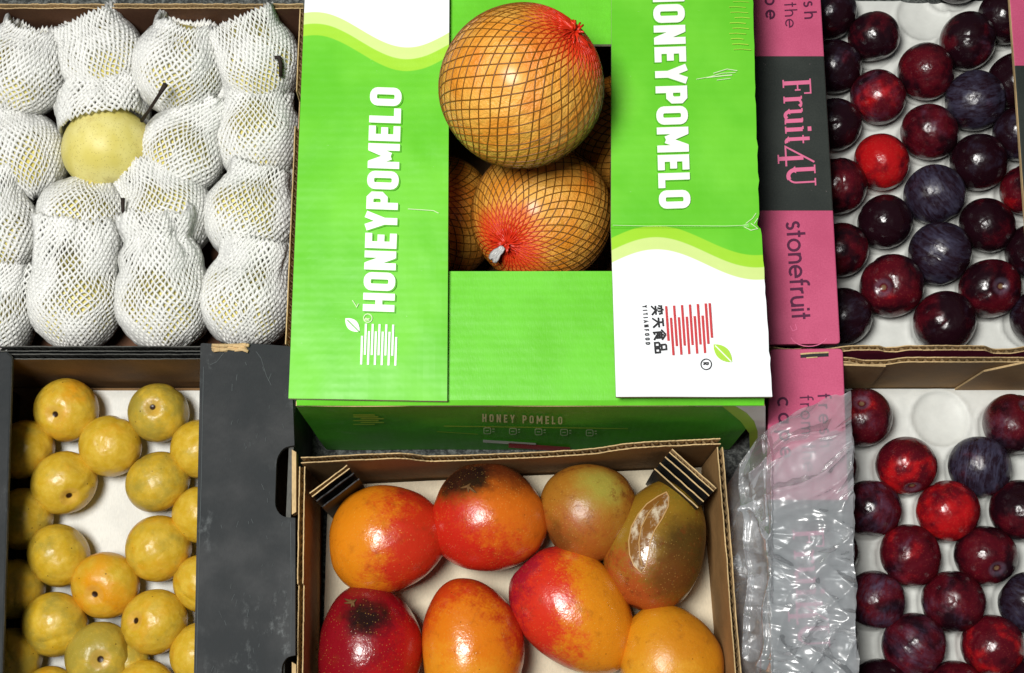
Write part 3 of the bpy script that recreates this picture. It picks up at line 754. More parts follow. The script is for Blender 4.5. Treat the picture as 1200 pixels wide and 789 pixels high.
def make_pomelo(px, py, z, rpx, pole, label, seed, tail=False, r=None):
    c = at(px, py, z); r = r or rpx * depth(c) / FPX
    global pom_mesh, net_mesh
    if pom_mesh is None:
        o = mk('pomelo', pv, pf, POM, smooth=True, world=False); pom_mesh = o.data
    else:
        o = bpy.data.objects.new('pomelo', pom_mesh); COL.objects.link(o)
    o.location = c; o.scale = (r,) * 3
    o.rotation_mode = 'QUATERNION'; o.rotation_quaternion = camdir(*pole).to_track_quat('Z', 'Y')
    tag(o, label, 'pomelo', 'pomelos wrapped in orange netting'); o['seed'] = seed
    if net_mesh is None:
        n = net_builder().build('net', NET, o, world=False, smooth=True); net_mesh = n.data
    else:
        n = bpy.data.objects.new('net', net_mesh); COL.objects.link(n); n.parent = o
    mb = MB(); q = random.Random(seed)
    for k in range(26):
        a = 2 * math.pi * k / 26 + q.uniform(-.1, .1); t0 = q.uniform(.16, .3)
        pts = [sph(t0 * s, a + .25 * s, pom_r(t0 * s, a) + .012 + .022 * (1 - s) + .008 * math.sin(s * 7 + k)) for s in (1, .75, .5, .25, .06)]
        mb.tube(pts, [.007, .012, .014, .014, .012], 4)
    for k in range(7):
        a = q.uniform(0, 6.28); pts = [Vector((.02 * math.cos(a), .02 * math.sin(a), .96)), Vector((.05 * math.cos(a), .05 * math.sin(a), 1.03)), Vector((.10 * math.cos(a), .10 * math.sin(a), 1.05 + q.uniform(0, .04)))]
        mb.tube(pts, [.02, .018, .012], 4)
    mb.build('net_gather', REDNET, o, world=False, smooth=True)
    mb = MB()
    if tail:
        for k in range(9):
            d = Vector((-.4 + .13 * k * .5, -1, .15)).normalized(); pts = [Vector((0, 0, 1.02)) + d * (.05 + .055 * s) + Vector((q.uniform(-.02, .02), 0, .02 * s + q.uniform(-.015, .015))) for s in range(5)]
            mb.tube(pts, [.02, .018, .022, .026, .02], 4)
        mb.build('plastic_tail', SILVER, o, world=False, smooth=True)
    else:
        for k in range(3):
            d = Vector((1, .25 - .35 * k, .1)).normalized(); pts = [Vector((0, 0, 1.02)) + d * (.03 + .035 * s) + Vector((0, 0, .01 * math.sin(s * 2 + k))) for s in range(4)]
            mb.tube(pts, [.018, .016, .014, .01], 4)
        mb.build('net_tail', REDNET, o, world=False, smooth=True)
    return o
make_pomelo(612, 100, .258, 95.5, (.64, .56), 'large netted pomelo sitting high on the green carton flaps', 1.3)
make_pomelo(634, 254, .132, 82, (-.50, -.44), 'netted pomelo showing its red knot, low in the carton window', 4.1, tail=True)
make_pomelo(505, 256, .080, 0, (-.2, .3), 'dark half hidden pomelo in the carton under the left flap', 7.7, r=.06)
make_pomelo(742, 160, .090, 0, (.3, .1), 'dark half hidden pomelo in the carton under the right flap', 9.2, r=.058)

# ================================================================== TRAYS WITH WIDE LEDGES
def ledge(name, poly_px, z, t, mats, parent):
    mb = MB(); P = [at(px, py, z) for px, py in poly_px]
    mb.prism(P, Vector((0, 0, -t)), 0, 1, 1)
    return bev(mb.build(name, mats, parent), .0012, 2)
def rpoly(pts, r, n=3):
    """round the corners flagged with a radius"""
    out = []
    for i, p in enumerate(pts):
        rad = p[2] if len(p) > 2 else 0
        P = Vector(p[:2]); A = Vector(pts[i - 1][:2]); B = Vector(pts[(i + 1) % len(pts)][:2])
        if rad == 0: out.append((P.x, P.y)); continue
        a = P + (A - P).normalized() * rad; b = P + (B - P).normalized() * rad
        for k in range(n + 1):
            s = k / n; q = a * (1 - s) ** 2 + P * (2 * s * (1 - s)) + b * s * s; out.append((q.x, q.y))
    return out
ZR = 0.12
# ---- yellow plum box
ybox = empty('fruit_box', at(120, 620, 0), 'open charcoal printed box with wide side ledges, at lower left', 'box', 'low open fruit boxes with printed ledges')
led = rpoly([(235, 402, 3), (249, 403), (256, 411), (284, 410), (288, 402), (341, 406, 4), (345, 522), (333, 524, 6), (324, 536, 8), (322, 596, 8), (331, 606, 6), (346, 607), (346, 768), (336, 770, 5), (330, 780, 5), (330, 830), (347, 850), (226, 850)], 3)
o = ledge('side_ledge', led, ZR, .006, (CHAR, CHAR_EDGE), ybox); o['label'] = 'right ledge with a hand hole and a torn notch'
sY = lambda px, py, l: at(px, py, ZR + l)
rw = random.Random(17); sc = [([(340.5, 612), (341.5, 690), (341, 764)], False, 1.0), ([(238.5, 430), (236, 560), (232, 700), (230, 789)], False, .9), ([(300, 412), (306, 420), (312, 440), (318, 452)], False, .7), ([(262, 414), (254, 424), (246, 428)], False, .9)]
for k in range(46):
    x, y, L = rw.uniform(244, 335), rw.uniform(420, 785), rw.uniform(2, 9); a = rw.uniform(-.5, .5)
    if 318 < x and 515 < y < 612: continue
    sc.append(([(x, y), (x + L * math.sin(a) * .5, y + L * .5), (x + L * math.sin(a), y + L)], False, rw.uniform(.35, .8)))
WORN = card('worn_charcoal_paper', lin(72, 77, 78), .75, .2)
ink('rubbed_scuff', sc, sY, WORN, o, .0003)
ledge('side_ledge', [(-110, 414), (8, 412), (14, 418), (1, 850), (-125, 850)], ZR, .006, (CHAR, CHAR_EDGE), ybox)['label'] = 'left ledge at the picture edge'
ya, yb2 = at(14, 418, ZR), at(235, 418, ZR)
yo = at(345, 500, ZR).x; yfl = .018
corr_wall('wall', (at(-110, 414, ZR).x, ya.y + .002), (yo, ya.y + .002), .002, lambda s: ZR - .008, .005, (KRAFT_IN, CHAR, CHAR_EDGE), ybox, 3)
# inner return walls under the ledges and the outer side wall
xa0, xa1 = at(14, 420, ZR), at(1, 850, ZR); xb0, xb1 = at(235, 420, ZR), at(226, 850, ZR)
def plank(name, a, b, z0, z1, th, mats, parent):
    d = (Vector((b.x, b.y, 0)) - Vector((a.x, a.y, 0))).normalized(); nn = Vector((-d.y, d.x, 0)) * th
    A0, B0 = Vector((a.x, a.y, z1)), Vector((b.x, b.y, z1))
    mb = MB(); mb.prism([A0, B0, B0 + nn, A0 + nn], Vector((0, 0, z0 - z1)), 1, 0, 1); return mb.build(name, mats, parent)
plank('wall', xa0 + Vector((-.034, -.008, 0)), xa1 + Vector((-.034, 0, 0)), .004, ZR - .0065, .004, (CHAR, CHAR_EDGE), ybox)
plank('wall', xb0 + Vector((.03, -.008, 0)), xb1 + Vector((.03, 0, 0)), .004, ZR - .0065, .004, (CHAR, CHAR_EDGE), ybox)
plank('wall', Vector((yo - .005, ya.y - .004, 0)), Vector((yo - .005, xa1.y, 0)), .004, ZR - .0065, -.0 + .004, (CHAR, CHAR_EDGE), ybox)
# kraft board edge showing in the hand holes, torn ply in the notch
for y0, y1 in ((527, 603), (776, 840)):
    mb = MB(); P = [at(342, y0, ZR - .004), at(347, y0 + 3, ZR - .004), at(347, y1 - 3, ZR - .004), at(342, y1, ZR - .004)]
    mb.prism(P, Vector((0, 0, -.012)), 0, 0, 0); mb.build('hand_hole_rim', KRAFT_EDGE, ybox)
mb = MB()
for k in range(6):
    pts = [at(248 + 7 * i + rs.uniform(-2, 2), 404 + k * 1.4 + rs.uniform(-1.2, 1.2), ZR - .001 + rs.uniform(-.002, .004)) for i in range(7)]
    mb.tube(pts, [.0012 + rs.uniform(0, .001) for _ in pts], 4)
mb.build('torn_ply', KRAFT_EDGE, ybox, smooth=True)
def paper_liner(name, x0, y0, x1, y1, z, mat, label, cat, cups=(), nx=90, ny=110, amp=.0012, curl=True, y1b=None):
    V = []; F = []
    for j in range(ny + 1):
        for i in range(nx + 1):
            x = x0 + (x1 - x0) * i / nx; yt_ = y1 + ((y1b - y1) * i / nx if y1b is not None else 0); y = y0 + (yt_ - y0) * j / ny
            h = amp * (noise.noise(Vector((x * 22, y * 22, z * 90))) + .5 * noise.noise(Vector((x * 70, y * 55, 3))))
            if curl: e = max(0, 1 - (yt_ - y) / .012); h += .006 * e * e
            for cx, cy, cr in cups:
                d2 = math.hypot(x - cx, y - cy) / cr
                if d2 < 1.25:
                    if d2 < 1: h += -.006 * (1 - d2 ** 2) ** .6
                    h += .0012 * math.exp(-((d2 - 1.04) / .07) ** 2)
            V.append((x, y, z + h))
    for j in range(ny):
        for i in range(nx): q = j * (nx + 1) + i; F.append((q, q + 1, q + nx + 2, q + nx + 1))
    base = ((x0 + x1) / 2, (y0 + y1) / 2, z)
    o = mk(name, V, F, mat, smooth=True, loc=base); return tag(o, label, cat)
paper_liner('paper_liner', xa1.x - .02, xa1.y, xb0.x + .027, ya.y - .008, yfl, PAPER, 'white paper lining under the yellow plums', 'liner')
mb = MB()
mb.quad(*[Vector(v) for v in ((xa1.x - .1, xa1.y, .008), (yo - .008, xa1.y, .008), (yo - .008, ya.y - .002, .008), (xa1.x - .1, ya.y - .002, .008))]); mb.build('floor', [KRAFT_IN], ybox)

# ---- pink plum boxes
def pink_box(label):
    return empty('fruit_box', (0, 0, 0), label, 'box', 'low open fruit boxes with printed ledges')
ub = pink_box('upper pink and charcoal printed box of plums beside the green carton'); ub.location = at(1080, 200, 0)
lb = pink_box('lower pink printed box of plums, its ledge under clear plastic'); lb.location = at(1090, 620, 0)
uy0 = at(1000, 407, ZR).y; ly1 = at(1000, 416, ZR).y
LPOLY = rpoly([(870, -60), (883, 200), (896, 404, 5), (985, 403, 5), (974, 200), (958.5, -60)], 3)
def banded(name, label, cut0, cut1):
    pass
def band_mat(name, y_hi, y_lo, root):
    """pink board with a charcoal block printed across it, between two heights along the ledge"""
    m, nt, b = node_mat(name); n = N(nt); o = n.obj(); x, y, z = n.sep(o); e = .0004
    ry = root.location.y
    k = n.math('MULTIPLY', n.smooth(y, y_lo - ry - e, y_lo - ry + e), n.smooth(y, y_hi - ry - e, y_hi - ry + e, 1, 0))
    mot = n.smooth(n.math('ADD', n.math('MULTIPLY', n.noise(o, 20, 4), .6), n.math('MULTIPLY', n.noise(o, 700, 2), .4)), .35, .65)
    pk = n.mix(mot, lin(188, 76, 112), lin(204, 90, 126)); ch = n.mix(mot, lin(36, 42, 39), lin(50, 55, 51))
    c = n.mix(k, pk, ch)
    fl = n.smooth(n.noise(o, 190, 4, .7), .70, .78); c = n.mix(n.math('MULTIPLY', fl, .4), c, lin(224, 190, 196))
    n.put(b.inputs['Base Color'], c); b.inputs['Roughness'].default_value = .58; b.inputs['Specular IOR Level'].default_value = .35
    n.put(b.inputs['Normal'], n.bump(n.math('ADD', n.noise(o, 35, 3), n.math('MULTIPLY', n.noise(o, 600, 2), .2)), .3, .0012))
    return m
UB = band_mat('pink_ledge_print', at(920, 66, ZR).y, at(920, 247, ZR).y, ub)
LBm = band_mat('pink_ledge_print_lower', at(920, 586, ZR).y, at(920, 830, ZR).y, lb)
URm = band_mat('pink_ledge_print_right', at(1190, 77, ZR).y, at(1190, 300, ZR).y, ub)
ul = ledge('side_ledge', LPOLY, ZR, .006, (UB, PINKDARK), ub); ul['label'] = 'left ledge, pink with a charcoal lettered block'
ledge('side_ledge', [(1179, -60), (1212, 405), (1312, 405), (1270, -60)], ZR, .006, (URm, KRAFT_EDGE), ub)['label'] = 'right ledge at the picture edge'
LL = rpoly([(902, 409, 6), (897, 600), (889, 860), (1005, 860), (988, 408, 6)], 3)
SLOT = [(940, 415), (968, 413.5), (970, 418), (941, 420)]
ll = ledge('side_ledge', LL, ZR, .006, (LBm, PINKDARK), lb); ll['label'] = 'left ledge partly covered by crinkled plastic'
sP = lambda px, py, l: at(px, py, ZR + l)
ink('slot', [([(938, 417.5), (971, 415.8)], False, 4.2)], sP, INK_BLACK, ll, .0003)
ink('slot_edge', [([(938, 415), (952, 413.8), (971, 413)], False, 1.8), ([(945, 419.5), (958, 418.6)], False, 1.3)], sP, KRAFT_EDGE, ll, .0008)
ink('thumb_crease', [(arc(948, 392, 22, 14, 165, 20, 10), False, 1.0)], sP, INK_PINK, ul, .0006)
ink('thumb_crease', [([(926, 382), (929, 388), (934, 386), (932, 380)], False, 1.0)], sP, INK_PINK, ul, .0006)
dn = unit((8, 150)); rt = unit((150, -8))
ink('lettering', set_text(SERIF, 'Fruit', (917, 93), dn, rt, 33, .105, .04, .97) , sP, INK_PINK, ul)
ink('lettering', set_text(SERIF, '4U', (921, 172), dn, rt, 33, .105, .02, 1.06), sP, INK_PINK, ul)
ink('lettering', set_text(LOWER, 'stonefruit', (921, 260), unit((7, 115)), unit((115, -7)), 23, .13, .055, .94), sP, INK_PLUM, ul)
ink('lettering', set_text(LOWER, 'fresh', (939.5, -36), dn, rt, 15, .13, .34, 1.0), sP, INK_PLUM, ul)
ink('lettering', set_text(LOWER, 'from the', (916, -50), dn, rt, 15, .10, .14, 1.0), sP, INK_PLUM, ul)
ink('lettering', set_text(LOWER, 'cape', (894.5, -37), dn, rt, 16, .15, .34, 1.0), sP, INK_PLUM, ul)
ink('lettering', set_text(LOWER, 'fresh', (958, 462), dn, rt, 16, .13, .34, 1.0), sP, INK_PLUM, ll)
ink('lettering', set_text(LOWER, 'from the', (937, 464), dn, rt, 16, .10, .14, 1.0), sP, INK_PLUM, ll)
ink('lettering', set_text(LOWER, 'cape', (911, 466), dn, rt, 18, .15, .40, 1.0), sP, INK_PLUM, ll)
ink('lettering', set_text(SERIF, 'Fruit', (929, 620), dn, rt, 36, .105, .05, 1.1), sP, INK_PINK, ll)
ink('lettering', set_text(SERIF, '4U', (934, 706), dn, rt, 36, .105, .02, 1.12), sP, INK_PINK, ll)
# outer side walls (the lower one shows) and inner returns
def side_walls(root, pts_out, pts_in, mats_out, mats_in):
    a, b = pts_out; plank('wall', b + Vector((.0045, 0, 0)), a + Vector((.0045, 0, 0)), .003, ZR - .0065, .004, mats_out, root)
    a, b = pts_in; plank('wall', b - Vector((.03, 0, 0)), a - Vector((.03, 0, 0)), .003, ZR - .0065, .004, mats_in, root)
side_walls(ub, (at(897, 404, ZR), at(868, -60, ZR)), (at(984, 404, ZR), at(957, -60, ZR)), (PINKDARK, PINKDARK), (KRAFT_IN, KRAFT_EDGE))
side_walls(lb, (at(889, 860, ZR), at(902, 412, ZR)), (at(1004, 860, ZR), at(987, 412, ZR)), (PINKDARK, PINKDARK), (KRAFT_IN, KRAFT_EDGE))
a, b = at(1179, -60, ZR), at(1212, 405, ZR)
plank('wall', b + Vector((.07, 0, 0)), a + Vector((.07, 0, 0)), .003, ZR - .0065, .004, (KRAFT_IN, KRAFT_EDGE), ub)
xl, xr_ = at(985, 405, ZR).x - .07, at(1225, 410, ZR).x + .06
def dip_u(s):
    d = ZR - .004
    for c, wd, k in ((.30, .05, .012), (.62, .03, .006), (.86, .10, .012)): d -= k * math.exp(-((s - c) / wd) ** 4)
    return d
corr_wall('wall', (xr_, uy0 + .0005), (xl, uy0 + .0005), .003, dip_u, .0048, (KRAFT_IN, PINKDARK, KRAFT_EDGE), ub, 11)
def dip_l(s):
    d = ZR - .003
    for c, wd, k in ((.33, .06, .010), (.93, .10, .014)): d -= k * math.exp(-((s - c) / wd) ** 4)
    return d
corr_wall('wall', (xl, ly1 - .0035), (xr_, ly1 - .0035), .003, dip_l, .0048, (KRAFT, PINKDARK, KRAFT_EDGE), lb, 17)
# glued corner tabs on the inside of the lower box's back wall
yt = ly1 - .0035 - .0026
def tab(pxs, parent):
    P = [at_y(px, py, yt - .0022) for px, py in pxs]; mb = MB(); mb.prism(P, Vector((0, .0018, 0)), 0, 1, 1); return mb.build('corner_tab', (KRAFT, KRAFT_EDGE), parent)
tab([(975, 428), (1038, 430), (1019, 455), (975, 455)], lb)
tab([(1153, 436), (1200, 426), (1230, 428), (1230, 470), (1118, 458)], lb)
for root, x0, x1, y0, y1 in ((ub, .28, .56, uy0 + .003, at(1000, -60, ZR).y), (lb, .28, .56, at(1000, 860, ZR).y, ly1 - .006)):
    mk('floor', [(x0, y0, .006), (x1, y0, .006), (x1, y1, .006), (x0, y1, .006)], [(0, 1, 2, 3)], KRAFT_IN, root)

# ------------------------------------------------------------------ plums
def plum_fn(th, ph):
    r = 1 - .20 * math.exp(-(th / .24) ** 2) - .05 * math.exp(-((math.pi - th) / .2) ** 2)
    dp = (ph + math.pi) % (2 * math.pi) - math.pi
    r -= .05 * math.exp(-(dp / .14) ** 2) * math.sin(th) ** .7
    v = sph(th, ph, r); v += v * (.022 * noise.noise(v * 1.4 + Vector((3, 1, 2))))
    return Vector((v.x, v.y * .985, v.z * .97))
plv, plf = uv_ball(plum_fn, 40, 28)
plum_me = bpy.data.meshes.new('plum'); plum_me.from_pydata([tuple(v) for v in plv], [], plf); plum_me.materials.append(PLUM)
plum_me.polygons.foreach_set('use_smooth', [True] * len(plum_me.polygons))
def dent_fn(th, ph):
    v = plum_fn(th, ph); d = (v.normalized() - Vector((.75, .55, .35)).normalized()).length
    return v * (1 - .10 * math.exp(-(d / .34) ** 2) + .02 * noise.noise(v * 3.3))
dv, df_ = uv_ball(dent_fn, 40, 28)
dent_me = bpy.data.meshes.new('plum'); dent_me.from_pydata([tuple(v) for v in dv], [], df_); dent_me.materials.append(PLUM)
dent_me.polygons.foreach_set('use_smooth', [True] * len(dent_me.polygons))
yme = [m.copy() for m in (plum_me, dent_me)]
for m in yme: m.materials[0] = YEL; m.name = 'yellow_plum'
def put_fruit(name, me, px, py, rpx, floor, pole, q, label, cat, group, props, rmin=None):
    r = rpx * depth(at(px, py, floor + .028)) / FPX * (.985 if py < 400 else 1.0); z = floor + r * .97
    o = bpy.data.objects.new(name, me); COL.objects.link(o)
    o.location = at(px, py, z); o.scale = (r * q.uniform(.96, 1.03), r * q.uniform(.97, 1.04), r * q.uniform(.93, 1.01))
    o.rotation_mode = 'QUATERNION'
    d = camdir(*pole) if pole else Vector((q.uniform(-1, 1), q.uniform(-1, 1), q.uniform(-1.2, .0 if name == 'plum' else -.25))).normalized()
    o.rotation_quaternion = d.to_track_quat('Z', 'Y') @ Matrix.Rotation(q.uniform(0, 6.28), 4, 'Z').to_quaternion()
    tag(o, label, cat, group)
    for k, v in props.items(): o[k] = float(v)
    return o
PF = .016
UP = [  # px, py, r, redness, bloom, pole, dented, label
 (974, 16, 31, .30, .50, None, 0, 'purple black plum behind all others against the lettered pink ledge'),
 (1024, 43, 32, .42, .40, None, 0, 'dark plum left of the empty cup at the back of the upper tray'),
 (1134, 48, 34, .40, .42, None, 0, 'brown black plum right of the empty cup at the back of the upper tray'),
 (1178, 20, 33, .22, .45, None, 0, 'blackish plum in the back right corner against the right ledge'),
 (1122, -26, 32, .2, .4, None, 0, 'plum cut off by the top picture edge behind the empty cup'),
 (978, 78, 32, .18, .52, None, 0, 'black plum beside the charcoal ledge block, second from the back'),
 (1085, 84, 34, .56, .34, None, 0, 'maroon plum just in front of the empty cup of the upper tray'),
 (1029, 114, 34, .62, .52, None, 0, 'mottled red plum behind the brightest red one, on its left'),
 (1143, 118, 36, .26, .66, None, 1, 'dark streaky bloomed plum in the right half, second from the back'),
 (979, 146, 32, .12, .42, None, 0, 'glossy black plum beside the charcoal ledge block, third from the back'),
 (1089, 155, 34, .58, .46, None, 0, 'maroon plum behind the brightest red one, on its right'),
 (1190, 95, 33, .12, .4, None, 0, 'nearly black plum tucked under the right ledge of the upper tray, second from back'),
 (1147, 190, 35, .34, .40, None, 0, 'dark brownish plum with pale highlight, right of the blue bloomed ones'),
 (1033, 190, 35, .86, .28, None, 0, 'brightest red plum in the upper tray'),
 (983, 218, 34, .52, .40, None, 0, 'maroon plum by the ledge, left of the brightest red one'),
 (1196, 156, 33, .16, .6, None, 0, 'bluish black plum at the right picture edge, third down'),
 (1095, 228, 36, .18, .66, None, 0, 'blue bloomed plum in the middle of the upper tray'),
 (1205, 222, 33, .60, .36, None, 0, 'reddish plum cut by the right picture edge in the upper tray'),
 (1037, 260, 34, .14, .40, None, 0, 'smooth black plum in front of the brightest red one'),
 (1157, 264, 34, .36, .42, None, 0, 'dark plum behind the plum with the white swirl'),
 (1101, 297, 38, .10, .66, None, 1, 'dented blue black plum, largest of the upper tray'),
 (986, 293, 33, .50, .36, None, 0, 'maroon plum by the ledge, next to the printed fruit word'),
 (1045, 335, 38, .56, .44, (-.55, -.1), 0, 'maroon plum showing a bluish stem scar on its left'),
 (1160, 338, 36, .54, .44, (.1, .05), 0, 'maroon plum with a white swirl round its stem end'),
 (1107, 377, 37, .38, .36, None, 0, 'dark maroon plum at the middle of the front wall'),
 (988, 371, 35, .22, .52, None, 0, 'dark plum in the front left corner of the upper tray'),
 (1212, 294, 34, .24, .46, None, 0, 'dark plum cut by the right picture edge, second from the front'),
 (1216, 372, 34, .14, .5, None, 0, 'dark plum cut by the right picture edge, nearest the front wall'),
]
LP = [
 (1010, 489, 36, .62, .44, (-.2, .6), 0, 'red plum with a mottled top in the back left corner of the lower tray'),
 (1062, 546, 36, .74, .32, (.05, -.75), 0, 'bright red plum with a dark stem end, left of the empty lower cup'),
 (1148, 547, 36, .34, .70, None, 0, 'dull purple bloomed plum in front of the empty lower cup'),
 (1188, 497, 36, .52, .48, (.25, .68), 0, 'maroon plum with pale stem end at the back right of the lower tray'),
 (971, 545, 35, .3, .4, None, 0, 'sliver of a dark plum under the plastic covered ledge, nearest the back'),
 (1021, 596, 35, .48, .56, None, 0, 'maroon plum beside the plastic covered ledge, behind the purplish red one'),
 (1111, 599, 37, .80, .36, None, 0, 'bright red speckled plum in the centre of the lower tray'),
 (1197, 598, 37, .36, .36, None, 0, 'dark maroon plum at the right picture edge in front of the pale stem ended one'),
 (1067, 651, 37, .66, .46, None, 0, 'red plum in front of the bright red speckled plum, on its left'),
 (1155, 651, 36, .48, .40, (.12, -.35), 0, 'dark red plum with a small pale stem scar'),
 (971, 648, 35, .2, .4, None, 0, 'sliver of a dark plum under the plastic covered ledge, second from the back'),
 (1026, 703, 35, .52, .62, None, 0, 'purplish red plum beside the plastic covered ledge, nearest the front'),
 (1117, 705, 38, .50, .48, None, 1, 'maroon plum in front of the plum with a small pale stem scar, on its left'),
 (1206, 706, 37, .06, .62, None, 0, 'blue black plum cut by the right picture edge in the lower tray'),
 (1071, 756, 38, .50, .56, None, 0, 'plum left of the red one near the lower right corner, in the front row'),
 (1163, 757, 37, .72, .36, None, 0, 'red plum with a soft highlight near the lower right corner'),
 (975, 752, 35, .3, .5, None, 0, 'sliver of a dark plum under the plastic covered ledge, nearest the front'),
 (1030, 808, 36, .28, .4, None, 0, 'dark plum cut by the bottom picture edge next to the ledge'),
 (1120, 810, 36, .44, .4, None, 0, 'maroon plum cut by the bottom edge, middle of the lower tray'),
 (1212, 806, 36, .34, .4, None, 0, 'dark plum cut by the bottom right picture corner'),
]
q = random.Random(21)
upl = []; 
for i, (px, py, r, rd, bl, pole, dn_, lab) in enumerate(UP):
    upl.append(put_fruit('plum', dent_me if dn_ else plum_me, px, py, r, PF, pole, q, lab, 'plum', 'plums in the upper pink box', {'red': rd - (.10 if rd < .6 else .03), 'bloom': bl, 'seed': q.uniform(0, 40)}))
lpl = []
for i, (px, py, r, rd, bl, pole, dn_, lab) in enumerate(LP):
    lpl.append(put_fruit('plum', dent_me if dn_ else plum_me, px, py, r, PF, pole, q, lab, 'plum', 'plums in the lower pink box', {'red': rd - .04, 'bloom': bl, 'seed': q.uniform(0, 40)}))
def cups_of(lst, extra): return [(o.location.x, o.location.y, .026) for o in lst] + [(at(px, py, PF).x, at(px, py, PF).y, .026) for px, py in extra]
TRAY = plain('white_tray_plastic', lin(232, 234, 228), 0.5, 0.4)
paper_liner('plum_tray', .258, uy0 + .004  , .60, at(1000, -60, ZR).y, PF + .004, TRAY, 'white moulded tray with one empty cup in the upper plum box', 'tray', cups_of(upl, [(1080, 22)]), 130, 190, .0004, False)
paper_liner('plum_tray', .258, at(1000, 860, ZR).y, .60, ly1 - .007, PF + .004, TRAY, 'white moulded tray with one empty cup in the lower plum box', 'tray', cups_of(lpl, [(1100, 492)]), 130, 190, .0004, False)

YP = [  # px, py, r, orange, olive, pole, dent, label
 (78, 481, 37, .50, .40, (-.12, -.1), 0, 'orange yellow plum with a pinhole dimple, against the back wall'),
 (186, 484, 36, .36, .62, (0.0, .28), 0, 'olive yellow plum with a deep stem hole in the back right corner'),
 (129, 523, 37, .36, .28, None, 0, 'smooth golden plum between the two dimpled ones at the back'),
 (28, 527, 36, .40, .44, None, 0, 'shaded yellow plum under the left ledge, rearmost of that column'),
 (75, 566, 38, .30, .36, (.45, -.42), 1, 'yellow plum with a dimple low on its right, left of the bare paper'),
 (185, 565, 37, .32, .58, None, 0, 'mottled yellow plum right of the bare paper, in front of the deep holed one'),
 (236, 526, 36, .34, .34, None, 0, 'yellow plum half under the right ledge, rearmost of that column'),
 (238, 603, 36, .36, .34, None, 0, 'yellow plum half under the right ledge, second from the back'),
 (26, 608, 36, .32, .52, None, 0, 'shaded yellow plum under the left ledge, second from the back'),
 (69, 651, 38, .36, .48, None, 0, 'dull yellow plum in front of the bare paper, on its left'),
 (186, 643, 38, .44, .46, None, 0, 'ochre plum in front of the bare paper, on its right'),
 (124, 686, 39, .58, .14, (-.15, -.18), 0, 'most orange plum of the yellow box, at its middle'),
 (16, 690, 36, .32, .54, None, 0, 'shaded yellow plum under the left ledge, third from the back'),
 (238, 684, 36, .4, .3, None, 0, 'yellow plum half under the right ledge, third from the back'),
 (64, 732, 39, .32, .52, None, 0, 'spotted yellow plum front left of the most orange one'),
 (181, 729, 39, .46, .44, (-.48, .22), 0, 'yellow plum with a ringed stem scar, front right of the most orange one'),
 (117, 769, 39, .14, .72, (.3, .1), 1, 'wrinkled greenish plum in front of the most orange one'),
 (150, 776, 26, .35, .6, None, 0, 'small brownish plum peeking out behind the wrinkled greenish one'),
 (12, 772, 37, .3, .55, None, 0, 'shaded yellow plum under the left ledge, nearest the bottom edge'),
 (236, 766, 36, .4, .36, None, 0, 'yellow plum half under the right ledge, nearest the bottom edge'),
 (58, 818, 37, .4, .4, None, 0, 'yellow plum cut by the bottom picture edge, on the left'),
 (171, 810, 37, .45, .4, None, 0, 'yellow plum cut by the bottom picture edge, on the right'),
]
q = random.Random(5)
for i, (px, py, r, og, ol, pole, dn_, lab) in enumerate(YP):
    put_fruit('yellow_plum', yme[1 if dn_ else 0], px, py, r, yfl, pole, q, lab, 'plum', 'yellow plums in the charcoal box', {'orange': og, 'olive': ol, 'seed': q.uniform(0, 40)})

# ================================================================== MANGO BOX
ZM = 0.12
mbx = empty('mango_box', at(605, 690, 0), 'open brown corrugated box of mangoes with layered black corners', 'box')
ml0, ml1 = at(354, 541, ZM), at(349, 860, ZM); mr0, mr1 = at(843, 519, ZM), at(872, 860, ZM)
def h_back(s):
    return ZM + .006 - .022 * (1 / (1 + math.exp(-(s - .27) / .015))) * (1 / (1 + math.exp((s - .74) / .025))) + .002 * math.sin(s * 9)
MB_IN = card('mango_box_inner', lin(146, 110, 66), 0.8, 0.22, flute='x')
corr_wall('wall', (ml0.x, ml0.y), (mr0.x, mr0.y + .0), .003, h_back, .0052, (MB_IN, KRAFT, KRAFT_EDGE), mbx, 23, .002)
MB_SIDE = card('mango_box_side', lin(160, 122, 74), 0.8, 0.2, flute='y')
corr_wall('wall', (ml1.x, ml1.y), (ml0.x, ml0.y - .004), .003, lambda s: ZM - .001 - .006 * (s < .55) , .0052, (MB_SIDE, KRAFT, KRAFT_EDGE), mbx, 29, .002)
corr_wall('wall', (mr0.x, mr0.y - .004), (mr1.x, mr1.y), .003, lambda s: ZM + .002 - .005 * (1 / (1 + math.exp(-(s - .48) / .03))), .0052, (MB_SIDE, KRAFT, KRAFT_EDGE), mbx, 31, .0018)
